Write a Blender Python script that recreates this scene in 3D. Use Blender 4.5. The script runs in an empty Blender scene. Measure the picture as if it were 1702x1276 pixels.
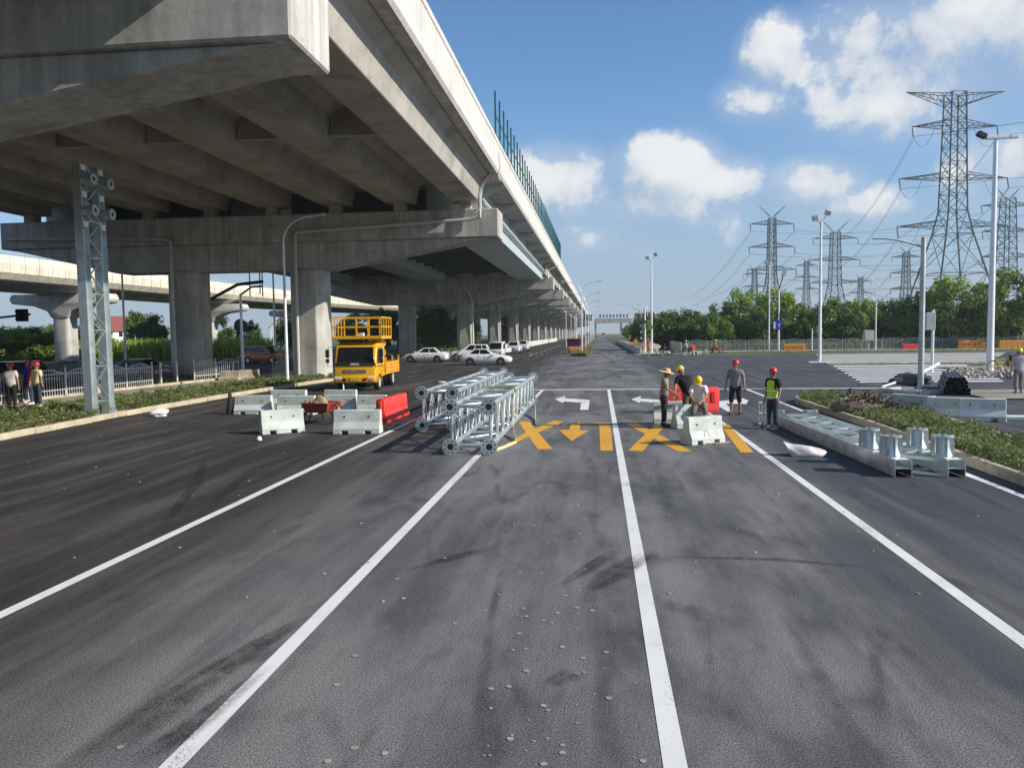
import bpy, bmesh, math, random
from mathutils import Vector, Matrix, Euler
R = math.radians
HAZE = 0.00022
random.seed(7)
SC = bpy.context.scene
COL = SC.collection

# ------------------------------------------------------------------ camera
CAM_H, FPX, PW, PH = 2.7, 1300.0, 1702, 1276
def cam_axes(yaw, pitch, roll):
    f = Vector((-math.sin(yaw)*math.cos(pitch), math.cos(yaw)*math.cos(pitch), -math.sin(pitch)))
    r = Vector((math.cos(yaw), math.sin(yaw), 0)); d = f.cross(r)
    return r*math.cos(roll)+d*math.sin(roll), d*math.cos(roll)-r*math.sin(roll), f
CR, CD, CF = cam_axes(R(6.36), R(3.64), R(0.723))
cam = bpy.data.cameras.new('camera'); cam.sensor_width = 36; cam.sensor_fit = 'HORIZONTAL'
cam.lens = 36*FPX/PW; cam.clip_start = 0.1; cam.clip_end = 9000
camo = bpy.data.objects.new('camera', cam); COL.objects.link(camo)
m = Matrix((CR, -CD, -CF)).transposed().to_4x4(); m.translation = (0, 0, CAM_H)
camo.matrix_world = m; SC.camera = camo
def ray(x, y): return CF + CR*((x-PW/2)/FPX) + CD*((y-PH/2)/FPX)
def gnd(x, y, z=0.0):                       # the ground point a photo pixel looks at
    v = ray(x, y); return Vector((0, 0, CAM_H)) + v*((z-CAM_H)/v.z)
def atY(x, y, Y):
    v = ray(x, y); return Vector((0, 0, CAM_H)) + v*(Y/v.y)

# ------------------------------------------------------------------ sun, sky, exposure
SUN_EL, SUN_AZ = R(30.5), R(10)               # azimuth measured from +X towards the viewer's back
sun_dir = Vector((math.cos(SUN_EL)*math.cos(SUN_AZ), -math.cos(SUN_EL)*math.sin(SUN_AZ), math.sin(SUN_EL)))
sl = bpy.data.lights.new('sun', 'SUN'); sl.energy = 4.9; sl.angle = R(0.5); sl.color = (1.0, 0.93, 0.82)
so = bpy.data.objects.new('sun', sl); COL.objects.link(so); so.rotation_euler = (-sun_dir).to_track_quat('-Z', 'Y').to_euler()
SC.view_settings.view_transform = 'Standard'; SC.view_settings.look = 'None'
SC.view_settings.exposure = 0.25; SC.view_settings.gamma = 1; SC.view_settings.use_curve_mapping = False
SC.cycles.use_denoising = True
SC.cycles.max_bounces = 6; SC.cycles.diffuse_bounces = 3; SC.cycles.glossy_bounces = 3; SC.cycles.transparent_max_bounces = 8
SC.cycles.volume_bounces = 1

class NT:                                    # tiny node helper
    def __init__(s, nt): s.nt = nt
    def n(s, t, **kw):
        nd = s.nt.nodes.new(t)
        for k, v in kw.items(): setattr(nd, k, v)
        return nd
    def put(s, sock, v):
        if isinstance(v, bpy.types.NodeSocket): s.nt.links.new(v, sock)
        elif v is not None: sock.default_value = v
    def math(s, op, a, b=None, c=None, clamp=False):
        nd = s.n('ShaderNodeMath', operation=op, use_clamp=clamp)
        for i, v in enumerate((a, b, c)): s.put(nd.inputs[i], v)
        return nd.outputs[0]
    def vmath(s, op, a, b=None, out=0):
        nd = s.n('ShaderNodeVectorMath', operation=op); s.put(nd.inputs[0], a); s.put(nd.inputs[1], b)
        return nd.outputs[out]
    def mix(s, fac, a, b):
        nd = s.n('ShaderNodeMix', data_type='RGBA'); s.put(nd.inputs[0], fac)
        for i, v in ((6, a), (7, b)):
            s.put(nd.inputs[i], (*v, 1) if isinstance(v, tuple) and len(v) == 3 else v)
        return nd.outputs[2]
    def noise(s, vec, scale, detail=4, rough=0.55, out=0):
        nd = s.n('ShaderNodeTexNoise'); s.put(nd.inputs['Vector'], vec); nd.inputs['Scale'].default_value = scale
        nd.inputs['Detail'].default_value = detail; nd.inputs['Roughness'].default_value = rough
        return nd.outputs[out]
    def ramp(s, v, lo, hi, a=0.0, b=1.0, smooth=True):
        nd = s.n('ShaderNodeMapRange', interpolation_type='SMOOTHSTEP' if smooth else 'LINEAR', clamp=True)
        for i, q in enumerate((v, lo, hi, a, b)): s.put(nd.inputs[i], q)
        return nd.outputs[0]

world = bpy.data.worlds.new('World'); SC.world = world; world.use_nodes = True
W = NT(world.node_tree); world.node_tree.nodes.clear()
wout = W.n('ShaderNodeOutputWorld')
sky = W.n('ShaderNodeTexSky', sky_type='NISHITA'); sky.sun_disc = False
sky.sun_elevation = SUN_EL; sky.sun_rotation = R(90)+SUN_AZ; sky.air_density = 1.0; sky.dust_density = 0.3; sky.ozone_density = 4.0
hsv = W.n('ShaderNodeHueSaturation'); hsv.inputs['Saturation'].default_value = 1.10; W.put(hsv.inputs['Color'], sky.outputs[0])
bg_sky = W.n('ShaderNodeBackground'); W.put(bg_sky.inputs[0], hsv.outputs[0]); bg_sky.inputs[1].default_value = 0.13
tc = W.n('ShaderNodeTexCoord'); dirv = W.vmath('NORMALIZE', tc.outputs['Generated'])
wv = dirv
def blobs(vec, lst):
    tot = None
    for c, a, b, amp in lst:
        ln = W.vmath('LENGTH', W.vmath('MULTIPLY', W.vmath('SUBTRACT', vec, tuple(c)), (1/a, 1/a, 1/b)), out=1)
        q = W.math('MULTIPLY_ADD', ln, -amp, amp)
        tot = q if tot is None else W.math('SMOOTH_MAX', tot, q, 0.12)
    return tot
def px_blob(x, y, a, b, amp=1.0): return (ray(x, y).normalized(), a/FPX, b/FPX, amp)
CL = [px_blob(1610, 60, 300, 130, 1.10), px_blob(1440, 70, 160, 120, 0.85), px_blob(1500, 165, 260, 90, 0.66),
      px_blob(1295, 95, 85, 85, 1.05), px_blob(1262, 165, 95, 60, 0.78), px_blob(1110, 285, 130, 78, 1.12), px_blob(1200, 305, 105, 58, 0.86), px_blob(1090, 345, 230, 75, 0.66),
      px_blob(930, 310, 140, 90, 0.90), px_blob(1000, 395, 280, 80, 0.52), px_blob(1350, 308, 95, 62, 1.08), px_blob(1400, 345, 110, 52, 0.76),
      px_blob(1690, 275, 115, 75, 0.95)]
rc = random.Random(3)
for k in range(9):                           # the same kind of cumulus goes on round the rest of the sky
    el = R(rc.uniform(8, 32)); az = R(40)+R(265)*(k+.5)/9
    CL.append((Vector((math.sin(az)*math.cos(el), math.cos(az)*math.cos(el), math.sin(el))), rc.uniform(.14, .28), rc.uniform(.06, .12), rc.uniform(.9, 1.15)))
det = W.noise(wv, 9.0, 8, 0.62); big = W.noise(wv, 3.6, 1, 0.5)
base = W.math('MAXIMUM', blobs(dirv, CL), 0.0)
dens = W.math('ADD', base, W.math('ADD', W.math('MULTIPLY', W.math('SUBTRACT', det, 0.5), 1.9), W.math('MULTIPLY', W.math('SUBTRACT', big, 0.5), 0.6)))
gate = W.ramp(base, 0.0, 0.26)
lit_vec = W.vmath('ADD', wv, tuple(Vector((sun_dir.x*.030, sun_dir.y*.03, .042))))
det2 = W.noise(lit_vec, 9.0, 5, 0.58)
base_up = W.math('MAXIMUM', blobs(W.vmath('ADD', dirv, (0.008, 0.0, 0.022)), CL[:13]), 0.0)
lit = W.ramp(W.math('ADD', W.math('SUBTRACT', det, det2), W.math('MULTIPLY', W.math('SUBTRACT', base, base_up), 0.42)), -0.24, 0.30)
mask = W.math('MULTIPLY', W.ramp(dens, 0.20, W.ramp(lit, 0.05, 0.80, 1.05, 0.58)), gate)   # crisp sunny tops, soft undersides
mask = W.math('MAXIMUM', mask, W.math('MULTIPLY', W.ramp(W.math('MULTIPLY_ADD', big, 0.9, W.math('SUBTRACT', base, 0.45)), 0.0, 0.75), W.math('MULTIPLY', gate, 0.55)))   # thin veils round the heaps
ccol = W.mix(lit, (0.44, 0.55, 0.70), (0.96, 0.96, 0.95))
# thin veil towards the horizon
sepz = W.n('ShaderNodeSeparateXYZ'); W.put(sepz.inputs[0], dirv)
veil = W.math('MULTIPLY', W.ramp(sepz.outputs[2], 0.30, 0.0), 0.80)
bg_cl = W.n('ShaderNodeBackground'); W.put(bg_cl.inputs[0], ccol); bg_cl.inputs[1].default_value = 0.80
bg_veil = W.n('ShaderNodeBackground'); bg_veil.inputs[0].default_value = (0.25, 0.325, 0.45, 1); bg_veil.inputs[1].default_value = 1.0
ms1 = W.n('ShaderNodeMixShader'); W.put(ms1.inputs[0], veil); W.put(ms1.inputs[1], bg_sky.outputs[0]); W.put(ms1.inputs[2], bg_veil.outputs[0])
ms2 = W.n('ShaderNodeMixShader'); W.put(ms2.inputs[0], W.math('MULTIPLY', mask, 0.93)); W.put(ms2.inputs[1], ms1.outputs[0]); W.put(ms2.inputs[2], bg_cl.outputs[0])
W.put(wout.inputs[0], ms2.outputs[0])

# ------------------------------------------------------------------ materials
M = {}
def mat(name, col, rough=0.6, metal=0.0, var=0.0, vscale=3.0, fine=0.0, fscale=60.0, bump=0.0, bscale=40.0, streak=0.0, dirt=None, dirt_amt=0.0, dscale=2.0, spec=0.5, coords='Position', trans=0.0, emit=None, coat=0.0, lines=None):
    mt = bpy.data.materials.new(name); mt.use_nodes = True; T = NT(mt.node_tree); b = mt.node_tree.nodes['Principled BSDF']
    M[name] = mt
    if coords == 'Position': vec = T.n('ShaderNodeNewGeometry').outputs['Position']
    else: vec = T.n('ShaderNodeTexCoord').outputs['Object']
    c = T.n('ShaderNodeRGB').outputs[0]; c.default_value = (*col, 1)
    if var: 
        f = T.ramp(T.noise(vec, vscale, 5, 0.6), 0.3, 0.7, 1-var, 1+var)
        nd = T.n('ShaderNodeVectorMath', operation='SCALE'); T.put(nd.inputs[0], c); T.put(nd.inputs['Scale'], f); c = nd.outputs[0]
    if streak:
        mp = T.n('ShaderNodeMapping'); T.put(mp.inputs[0], vec); mp.inputs['Scale'].default_value = (1.3, 1.3, 0.07)
        f = T.ramp(T.noise(mp.outputs[0], 2.2, 6, 0.65), 0.30, 0.72, 1-streak, 1+streak*.35)
        nd = T.n('ShaderNodeVectorMath', operation='SCALE'); T.put(nd.inputs[0], c); T.put(nd.inputs['Scale'], f); c = nd.outputs[0]
    if fine:
        f = T.ramp(T.noise(vec, fscale, 2, 0.6), 0.25, 0.75, 1-fine, 1+fine)
        nd = T.n('ShaderNodeVectorMath', operation='SCALE'); T.put(nd.inputs[0], c); T.put(nd.inputs['Scale'], f); c = nd.outputs[0]
    if lines:                                  # formwork joints in cast concrete
        sx = T.n('ShaderNodeSeparateXYZ'); T.put(sx.inputs[0], vec)
        for ax, per, w in lines:
            q = T.math('ABSOLUTE', T.math('SUBTRACT', T.math('FRACT', T.math('DIVIDE', sx.outputs[ax], per)), 0.5))
            f = T.ramp(q, 0.5-w, 0.5, 1.0, 0.82)
            nd = T.n('ShaderNodeVectorMath', operation='SCALE'); T.put(nd.inputs[0], c); T.put(nd.inputs['Scale'], f); c = nd.outputs[0]
    if dirt:
        f = T.math('MULTIPLY', T.ramp(T.noise(vec, dscale, 6, 0.68), 0.48, 0.68), dirt_amt)
        c = T.mix(f, c, dirt)
    T.put(b.inputs['Base Color'], c)
    rr = T.ramp(T.noise(vec, vscale*2.3, 3, 0.6), 0.3, 0.7, max(0.02, rough-0.08), min(1, rough+0.08)); T.put(b.inputs['Roughness'], rr)
    b.inputs['Metallic'].default_value = metal; b.inputs['Specular IOR Level'].default_value = spec
    if coat: b.inputs['Coat Weight'].default_value = coat; b.inputs['Coat Roughness'].default_value = 0.06
    if trans: b.inputs['Transmission Weight'].default_value = trans
    if emit: b.inputs['Emission Color'].default_value = (*emit[0], 1); b.inputs['Emission Strength'].default_value = emit[1]
    if bump:
        bn = T.n('ShaderNodeBump'); bn.inputs['Strength'].default_value = bump; bn.inputs['Distance'].default_value = 0.02
        T.put(bn.inputs['Height'], T.noise(vec, bscale, 4, 0.6)); T.put(b.inputs['Normal'], bn.outputs[0])
    return mt

mat('concrete', (0.50, 0.485, 0.445), 0.85, var=0.14, vscale=0.6, streak=0.30, fine=0.06, fscale=14, bump=0.12, bscale=9, dirt=(0.20, 0.18, 0.15), dirt_amt=0.35, dscale=0.8, lines=((2, 1.22, 0.006), (0, 2.44, 0.004)))
mat('concrete_pale', (0.60, 0.585, 0.54), 0.8, var=0.08, vscale=0.7, streak=0.16, fine=0.04, fscale=14, bump=0.08, bscale=9)
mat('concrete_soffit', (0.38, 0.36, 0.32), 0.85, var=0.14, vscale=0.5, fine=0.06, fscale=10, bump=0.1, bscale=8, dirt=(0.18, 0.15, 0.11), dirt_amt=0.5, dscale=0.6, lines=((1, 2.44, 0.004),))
mat('steel_blue', (0.42, 0.50, 0.52), 0.45, 0.0, var=0.07, vscale=0.9, fine=0.03, fscale=9)
mat('cladding', (0.78, 0.72, 0.58), 0.6, var=0.05, vscale=0.4, streak=0.25)
mat('pipe_grey', (0.55, 0.55, 0.52), 0.5, var=0.05, vscale=1)
mat('fence_green', (0.015, 0.13, 0.12), 0.45, var=0.1, vscale=2)
mat('zinc', (0.62, 0.68, 0.68), 0.36, 0.75, var=0.12, vscale=2.2, fine=0.06, fscale=18)
mat('zinc_dull', (0.50, 0.54, 0.54), 0.5, 0.6, var=0.14, vscale=2.0, fine=0.05, fscale=15)
mat('white_pole', (0.78, 0.79, 0.80), 0.4, 0.1, var=0.05, vscale=0.6)
mat('kerb', (0.50, 0.43, 0.30), 0.85, var=0.14, vscale=1.3, fine=0.1, fscale=25, dirt=(0.26, 0.23, 0.18), dirt_amt=0.6, dscale=1.8, bump=0.1)
mat('soil', (0.16, 0.125, 0.085), 0.95, var=0.3, vscale=1.5, fine=0.25, fscale=14, bump=0.5, bscale=12)
mat('dusty_ground', (0.27, 0.24, 0.19), 0.95, var=0.25, vscale=0.35, fine=0.2, fscale=6, bump=0.4, bscale=5)
mat('grass_ground', (0.07, 0.095, 0.03), 0.95, var=0.3, vscale=0.15, fine=0.3, fscale=4, bump=0.4, bscale=5)
mat('paving', (0.36, 0.35, 0.33), 0.85, var=0.14, vscale=0.6, fine=0.1, fscale=9, dirt=(0.25, 0.22, 0.17), dirt_amt=0.5, dscale=0.5)
mat('barrier_concrete', (0.55, 0.60, 0.55), 0.75, var=0.10, vscale=2.0, fine=0.06, fscale=25, dirt=(0.30, 0.30, 0.27), dirt_amt=0.45, dscale=2.5, bump=0.1)
mat('barrier_sunlit', (0.70, 0.72, 0.70), 0.7, var=0.08, vscale=2.0, dirt=(0.35, 0.35, 0.32), dirt_amt=0.4, dscale=3)  # paler barrier concrete, sunlight on the sloped foot put into the colour
mat('barrier_weathered', (0.40, 0.32, 0.24), 0.85, var=0.25, vscale=1.6, fine=0.15, fscale=20, dirt=(0.22, 0.17, 0.12), dirt_amt=0.6, dscale=2)
mat('black', (0.012, 0.012, 0.014), 0.6, var=0.2, vscale=4)
mat('rubber', (0.018, 0.018, 0.019), 0.85, var=0.25, vscale=6)
mat('steel_shaded', (0.13, 0.15, 0.15), 0.6, var=0.1, vscale=0.8)  # darker copy of the girder steel, shade below the deck put into colour
mat('red_plastic', (0.82, 0.045, 0.04), 0.5, var=0.12, vscale=1.4, dirt=(0.35, 0.10, 0.08), dirt_amt=0.4, dscale=4)
mat('orange_plastic', (0.72, 0.30, 0.03), 0.6, var=0.15, vscale=2, dirt=(0.35, 0.2, 0.08), dirt_amt=0.5, dscale=2)
mat('truck_yellow', (0.80, 0.42, 0.008), 0.38, var=0.07, vscale=1.5, coat=0.3, dirt=(0.40, 0.26, 0.08), dirt_amt=0.35, dscale=2.5)
mat('truck_orange', (0.82, 0.36, 0.015), 0.5, var=0.10, vscale=1.5, dirt=(0.40, 0.24, 0.08), dirt_amt=0.45, dscale=2.5)
mat('truck_plate', (0.62, 0.48, 0.02), 0.5)
mat('car_white', (0.74, 0.75, 0.75), 0.25, var=0.03, vscale=1, coat=0.6)
mat('car_dark', (0.02, 0.024, 0.03), 0.2, coat=0.8)
mat('car_brown', (0.22, 0.17, 0.13), 0.25, 0.3, coat=0.6)
mat('car_orange', (0.62, 0.20, 0.02), 0.3, coat=0.5)
mat('glass_dark', (0.012, 0.015, 0.018), 0.06, spec=0.8)
mat('chrome', (0.7, 0.72, 0.74), 0.2, 0.9)
mat('lamp_lens', (0.75, 0.76, 0.76), 0.12, spec=0.9)
mat('lamp_red', (0.5, 0.01, 0.01), 0.2)
mat('sign_blue', (0.01, 0.045, 0.42), 0.4)
mat('sign_white', (0.80, 0.80, 0.80), 0.5)
mat('sign_red', (0.6, 0.015, 0.02), 0.5)
mat('sign_green', (0.005, 0.13, 0.09), 0.45)
mat('wood', (0.30, 0.17, 0.08), 0.8, var=0.2, vscale=3)
mat('sack', (0.62, 0.58, 0.60), 0.8, var=0.1, vscale=6, bump=0.4, bscale=20)
mat('burlap', (0.36, 0.28, 0.17), 0.95, var=0.2, vscale=9, bump=0.4, bscale=40)
mat('rust_red', (0.34, 0.05, 0.025), 0.7, var=0.25, vscale=5, dirt=(0.18, 0.07, 0.04), dirt_amt=0.6, dscale=6)
mat('strap', (0.62, 0.58, 0.28), 0.7, var=0.12, vscale=5)
mat('pylon_steel', (0.11, 0.135, 0.135), 0.6, 0.3, var=0.12, vscale=0.3)
mat('wire', (0.09, 0.10, 0.11), 0.6)
mat('roof_tile', (0.22, 0.06, 0.05), 0.8, var=0.15, vscale=1)
mat('wall_white', (0.78, 0.78, 0.76), 0.8, var=0.05, vscale=0.5)
mat('rubble', (0.42, 0.38, 0.32), 0.95, var=0.3, vscale=3, bump=0.4)
mat('pipe_dark', (0.045, 0.046, 0.05), 0.55, var=0.15, vscale=3)
mat('tarp_dark', (0.06, 0.065, 0.065), 0.9, var=0.3, vscale=5, bump=0.6, bscale=15)
mat('mortar', (0.30, 0.29, 0.26), 0.95, var=0.2, vscale=9)
mat('bark', (0.12, 0.085, 0.06), 0.95, var=0.3, vscale=5, bump=0.5)
mat('tarp', (0.42, 0.46, 0.47), 0.6, var=0.12, vscale=1)
mat('skin', (0.36, 0.19, 0.12), 0.55, var=0.06, vscale=8)
mat('hair', (0.012, 0.010, 0.009), 0.7)
for nm, col in dict(red=(0.55, 0.02, 0.025), yellow=(0.85, 0.62, 0.01)).items(): mat('helmet_'+nm, col, 0.3, coat=0.4)
mat('helmet_white', (0.7, 0.7, 0.7), 0.35)
mat('fence_white', (0.62, 0.63, 0.62), 0.5, var=0.08, vscale=2)
mat('fence_pale', (0.40, 0.43, 0.42), 0.6, var=0.1, vscale=1)
mat('steel_dark', (0.05, 0.06, 0.07), 0.5)
mat('straw', (0.62, 0.42, 0.19), 0.9, var=0.12, vscale=20, bump=0.3, bscale=60)
for nm, col in dict(khaki=(0.27, 0.235, 0.19), black=(0.018, 0.018, 0.02), white=(0.72, 0.73, 0.75), grey=(0.23, 0.21, 0.20), hivis=(0.52, 0.82, 0.03), dark=(0.03, 0.032, 0.04),
                    camo=(0.16, 0.145, 0.11), jeans=(0.045, 0.06, 0.09), yellow=(0.66, 0.58, 0.30), blue=(0.02, 0.035, 0.28), maroon=(0.24, 0.03, 0.035), palegrey=(0.46, 0.44, 0.43), orange=(0.75, 0.24, 0.08), pink=(0.50, 0.28, 0.20)).items():
    mat('cloth_'+nm, col, 0.9, var=0.12, vscale=7, bump=0.35, bscale=14, spec=0.2)
def leaf_mat(name, col, col2, sub=0.35):
    mt = bpy.data.materials.new(name); mt.use_nodes = True; T = NT(mt.node_tree); b = mt.node_tree.nodes['Principled BSDF']; M[name] = mt
    g = T.n('ShaderNodeNewGeometry'); f = T.ramp(T.noise(g.outputs['Position'], 0.9, 3, 0.6), 0.3, 0.7)
    f = T.math('MULTIPLY_ADD', g.outputs['Random Per Island'], 0.6, T.math('MULTIPLY', f, 0.5), clamp=True)
    c = T.mix(f, col, col2); T.put(b.inputs['Base Color'], c); b.inputs['Roughness'].default_value = 0.55; b.inputs['Specular IOR Level'].default_value = 0.3
    tr = T.n('ShaderNodeBsdfTranslucent'); nd = T.n('ShaderNodeVectorMath', operation='SCALE'); T.put(nd.inputs[0], c); nd.inputs['Scale'].default_value = 1.3
    T.put(tr.inputs[0], nd.outputs[0]); ms = T.n('ShaderNodeMixShader'); ms.inputs[0].default_value = sub
    T.put(ms.inputs[1], b.outputs[0]); T.put(ms.inputs[2], tr.outputs[0]); T.put(mt.node_tree.nodes['Material Output'].inputs[0], ms.outputs[0])
leaf_mat('leaf_mid', (0.055, 0.11, 0.02), (0.20, 0.29, 0.055))
leaf_mat('leaf_dark', (0.03, 0.07, 0.016), (0.12, 0.195, 0.042))
leaf_mat('leaf_bright', (0.12, 0.19, 0.03), (0.34, 0.44, 0.09))
leaf_mat('leaf_shrub', (0.06, 0.10, 0.025), (0.25, 0.28, 0.11))
leaf_mat('leaf_dry', (0.20, 0.17, 0.06), (0.30, 0.26, 0.11))
leaf_mat('leaf_dead', (0.035, 0.022, 0.014), (0.10, 0.065, 0.04), 0.1)

def asphalt(name, base, dust, marks=True):
    mt = bpy.data.materials.new(name); mt.use_nodes = True; T = NT(mt.node_tree); b = mt.node_tree.nodes['Principled BSDF']; M[name] = mt
    pos = T.n('ShaderNodeNewGeometry').outputs['Position']
    def stretch(sx, sy, rot=0.0):
        mp = T.n('ShaderNodeMapping'); T.put(mp.inputs[0], pos); mp.inputs['Scale'].default_value = (sx, sy, 1); mp.inputs['Rotation'].default_value = (0, 0, rot); return mp.outputs[0]
    grain = T.ramp(T.noise(pos, 75, 2, 0.7), 0.28, 0.74, 0.30, 1.85)
    agg = T.ramp(T.noise(pos, 38, 2, 0.5), 0.62, 0.78)
    blot = T.ramp(T.noise(stretch(0.42, 0.16, 0.12), 1.0, 6, 0.66), 0.40, 0.62)
    track = T.ramp(T.noise(stretch(2.1, 0.045), 1.0, 4, 0.55), 0.35, 0.70)
    sweep = T.ramp(T.noise(stretch(1.1, 0.10, 0.75), 1.3, 6, 0.66), 0.44, 0.70)
    sx = T.n('ShaderNodeSeparateXYZ'); T.put(sx.inputs[0], pos)
    newer = T.ramp(T.math('ADD', sx.outputs[0], T.math('MULTIPLY', T.noise(stretch(0.3, 0.1), 1.0, 3), 1.6)), -5.6, -1.2)   # the left lanes are of a darker, browner mix
    brn = T.ramp(T.noise(stretch(0.25, 0.12, 0.4), 1.0, 5, 0.65), 0.45, 0.70)
    c = T.mix(newer, tuple(x*k for x, k in zip(base, (0.52, 0.44, 0.38))), base)
    c = T.mix(T.math('MULTIPLY', brn, T.math('MULTIPLY_ADD', newer, -0.4, 0.45)), c, (0.098, 0.086, 0.070))          # earth tracked over the left lanes
    mid = T.math('MULTIPLY', newer, T.ramp(sx.outputs[0], 2.4, 4.6, 1.0, 0.10))          # dust lies thickest on the two middle lanes
    c = T.mix(T.math('MULTIPLY', T.math('MULTIPLY_ADD', blot, 0.66, 0.15), mid), c, dust)
    c = T.mix(T.math('MULTIPLY', T.math('MULTIPLY', track, 0.35), T.math('MULTIPLY_ADD', mid, 0.7, 0.12)), c, dust)
    c = T.mix(T.math('MULTIPLY', sweep, T.math('MULTIPLY_ADD', mid, 0.18, 0.24)), c, tuple(x*1.15 for x in dust))
    for rot, sx_, sy_, sc_, amt in ((0.18, 0.55, 0.10, 1.0, 0.55), (-0.30, 0.8, 0.16, 1.0, 0.45), (0.9, 0.5, 0.16, 0.8, 0.4)):       # curving tyre tracks
        nd = T.n('ShaderNodeTexNoise'); T.put(nd.inputs['Vector'], stretch(sx_, sy_, rot)); nd.inputs['Scale'].default_value = sc_; nd.inputs['Detail'].default_value = 1; nd.inputs['Distortion'].default_value = 0.6
        rd = T.ramp(T.math('ABSOLUTE', T.math('SUBTRACT', nd.outputs[0], 0.5)), 0.004, 0.030, 1.0, 0.0)
        brk = T.ramp(T.noise(stretch(0.9, 0.5, rot), 1.0, 4, 0.65), 0.45, 0.66)
        c = T.mix(T.math('MULTIPLY', T.math('MULTIPLY', rd, brk), amt), c, tuple(x*0.50 for x in base))
    f = T.ramp(T.noise(stretch(1.6, 0.16, -0.5), 1.0, 5, 0.6), 0.56, 0.78)
    c = T.mix(T.math('MULTIPLY', f, 0.62), c, tuple(x*0.42 for x in base))
    nd = T.n('ShaderNodeVectorMath', operation='SCALE'); T.put(nd.inputs[0], c); T.put(nd.inputs['Scale'], grain); c = nd.outputs[0]
    c = T.mix(T.math('MULTIPLY', agg, 0.42), c, (0.24, 0.235, 0.225))
    fleck = T.ramp(T.noise(pos, 21, 1, 0.5), 0.765, 0.80)
    c = T.mix(T.math('MULTIPLY', fleck, 0.55), c, (0.42, 0.41, 0.39))
    T.put(b.inputs['Base Color'], c)
    T.put(b.inputs['Roughness'], T.ramp(track, 0, 1, 0.78, 0.92)); b.inputs['Specular IOR Level'].default_value = 0.3
    bn = T.n('ShaderNodeBump'); bn.inputs['Strength'].default_value = 0.55; bn.inputs['Distance'].default_value = 0.008
    T.put(bn.inputs['Height'], T.noise(pos, 70, 3, 0.7)); T.put(b.inputs['Normal'], bn.outputs[0])
asphalt('asphalt', (0.043, 0.0455, 0.053), (0.200, 0.196, 0.192))
def paint(name, col, wear):
    mt = bpy.data.materials.new(name); mt.use_nodes = True; T = NT(mt.node_tree); b = mt.node_tree.nodes['Principled BSDF']; M[name] = mt
    pos = T.n('ShaderNodeNewGeometry').outputs['Position']
    mp = T.n('ShaderNodeMapping'); T.put(mp.inputs[0], pos); mp.inputs['Scale'].default_value = (2.0, 0.4, 1)
    patch = T.ramp(T.noise(mp.outputs[0], 1.0, 5, 0.65), 0.40, 0.72, -0.16, 0.12)
    hole = T.ramp(T.math('ADD', T.noise(pos, 62, 3, 0.7), patch), 0.55, 0.67)
    dirt = T.ramp(T.noise(pos, 1.7, 5, 0.65), 0.42, 0.75)
    c = T.mix(T.math('MULTIPLY', dirt, 0.4), col, tuple(x*0.62 for x in col))
    c = T.mix(T.math('MULTIPLY', hole, wear), c, (0.09, 0.088, 0.085))
    T.put(b.inputs['Base Color'], c); b.inputs['Roughness'].default_value = 0.75
    bn = T.n('ShaderNodeBump'); bn.inputs['Strength'].default_value = 0.35; bn.inputs['Distance'].default_value = 0.006
    T.put(bn.inputs['Height'], T.noise(pos, 70, 3, 0.7)); T.put(b.inputs['Normal'], bn.outputs[0])
paint('paint_white', (0.72, 0.72, 0.70), 0.75)
paint('paint_yellow', (0.66, 0.33, 0.02), 0.5)

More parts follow.
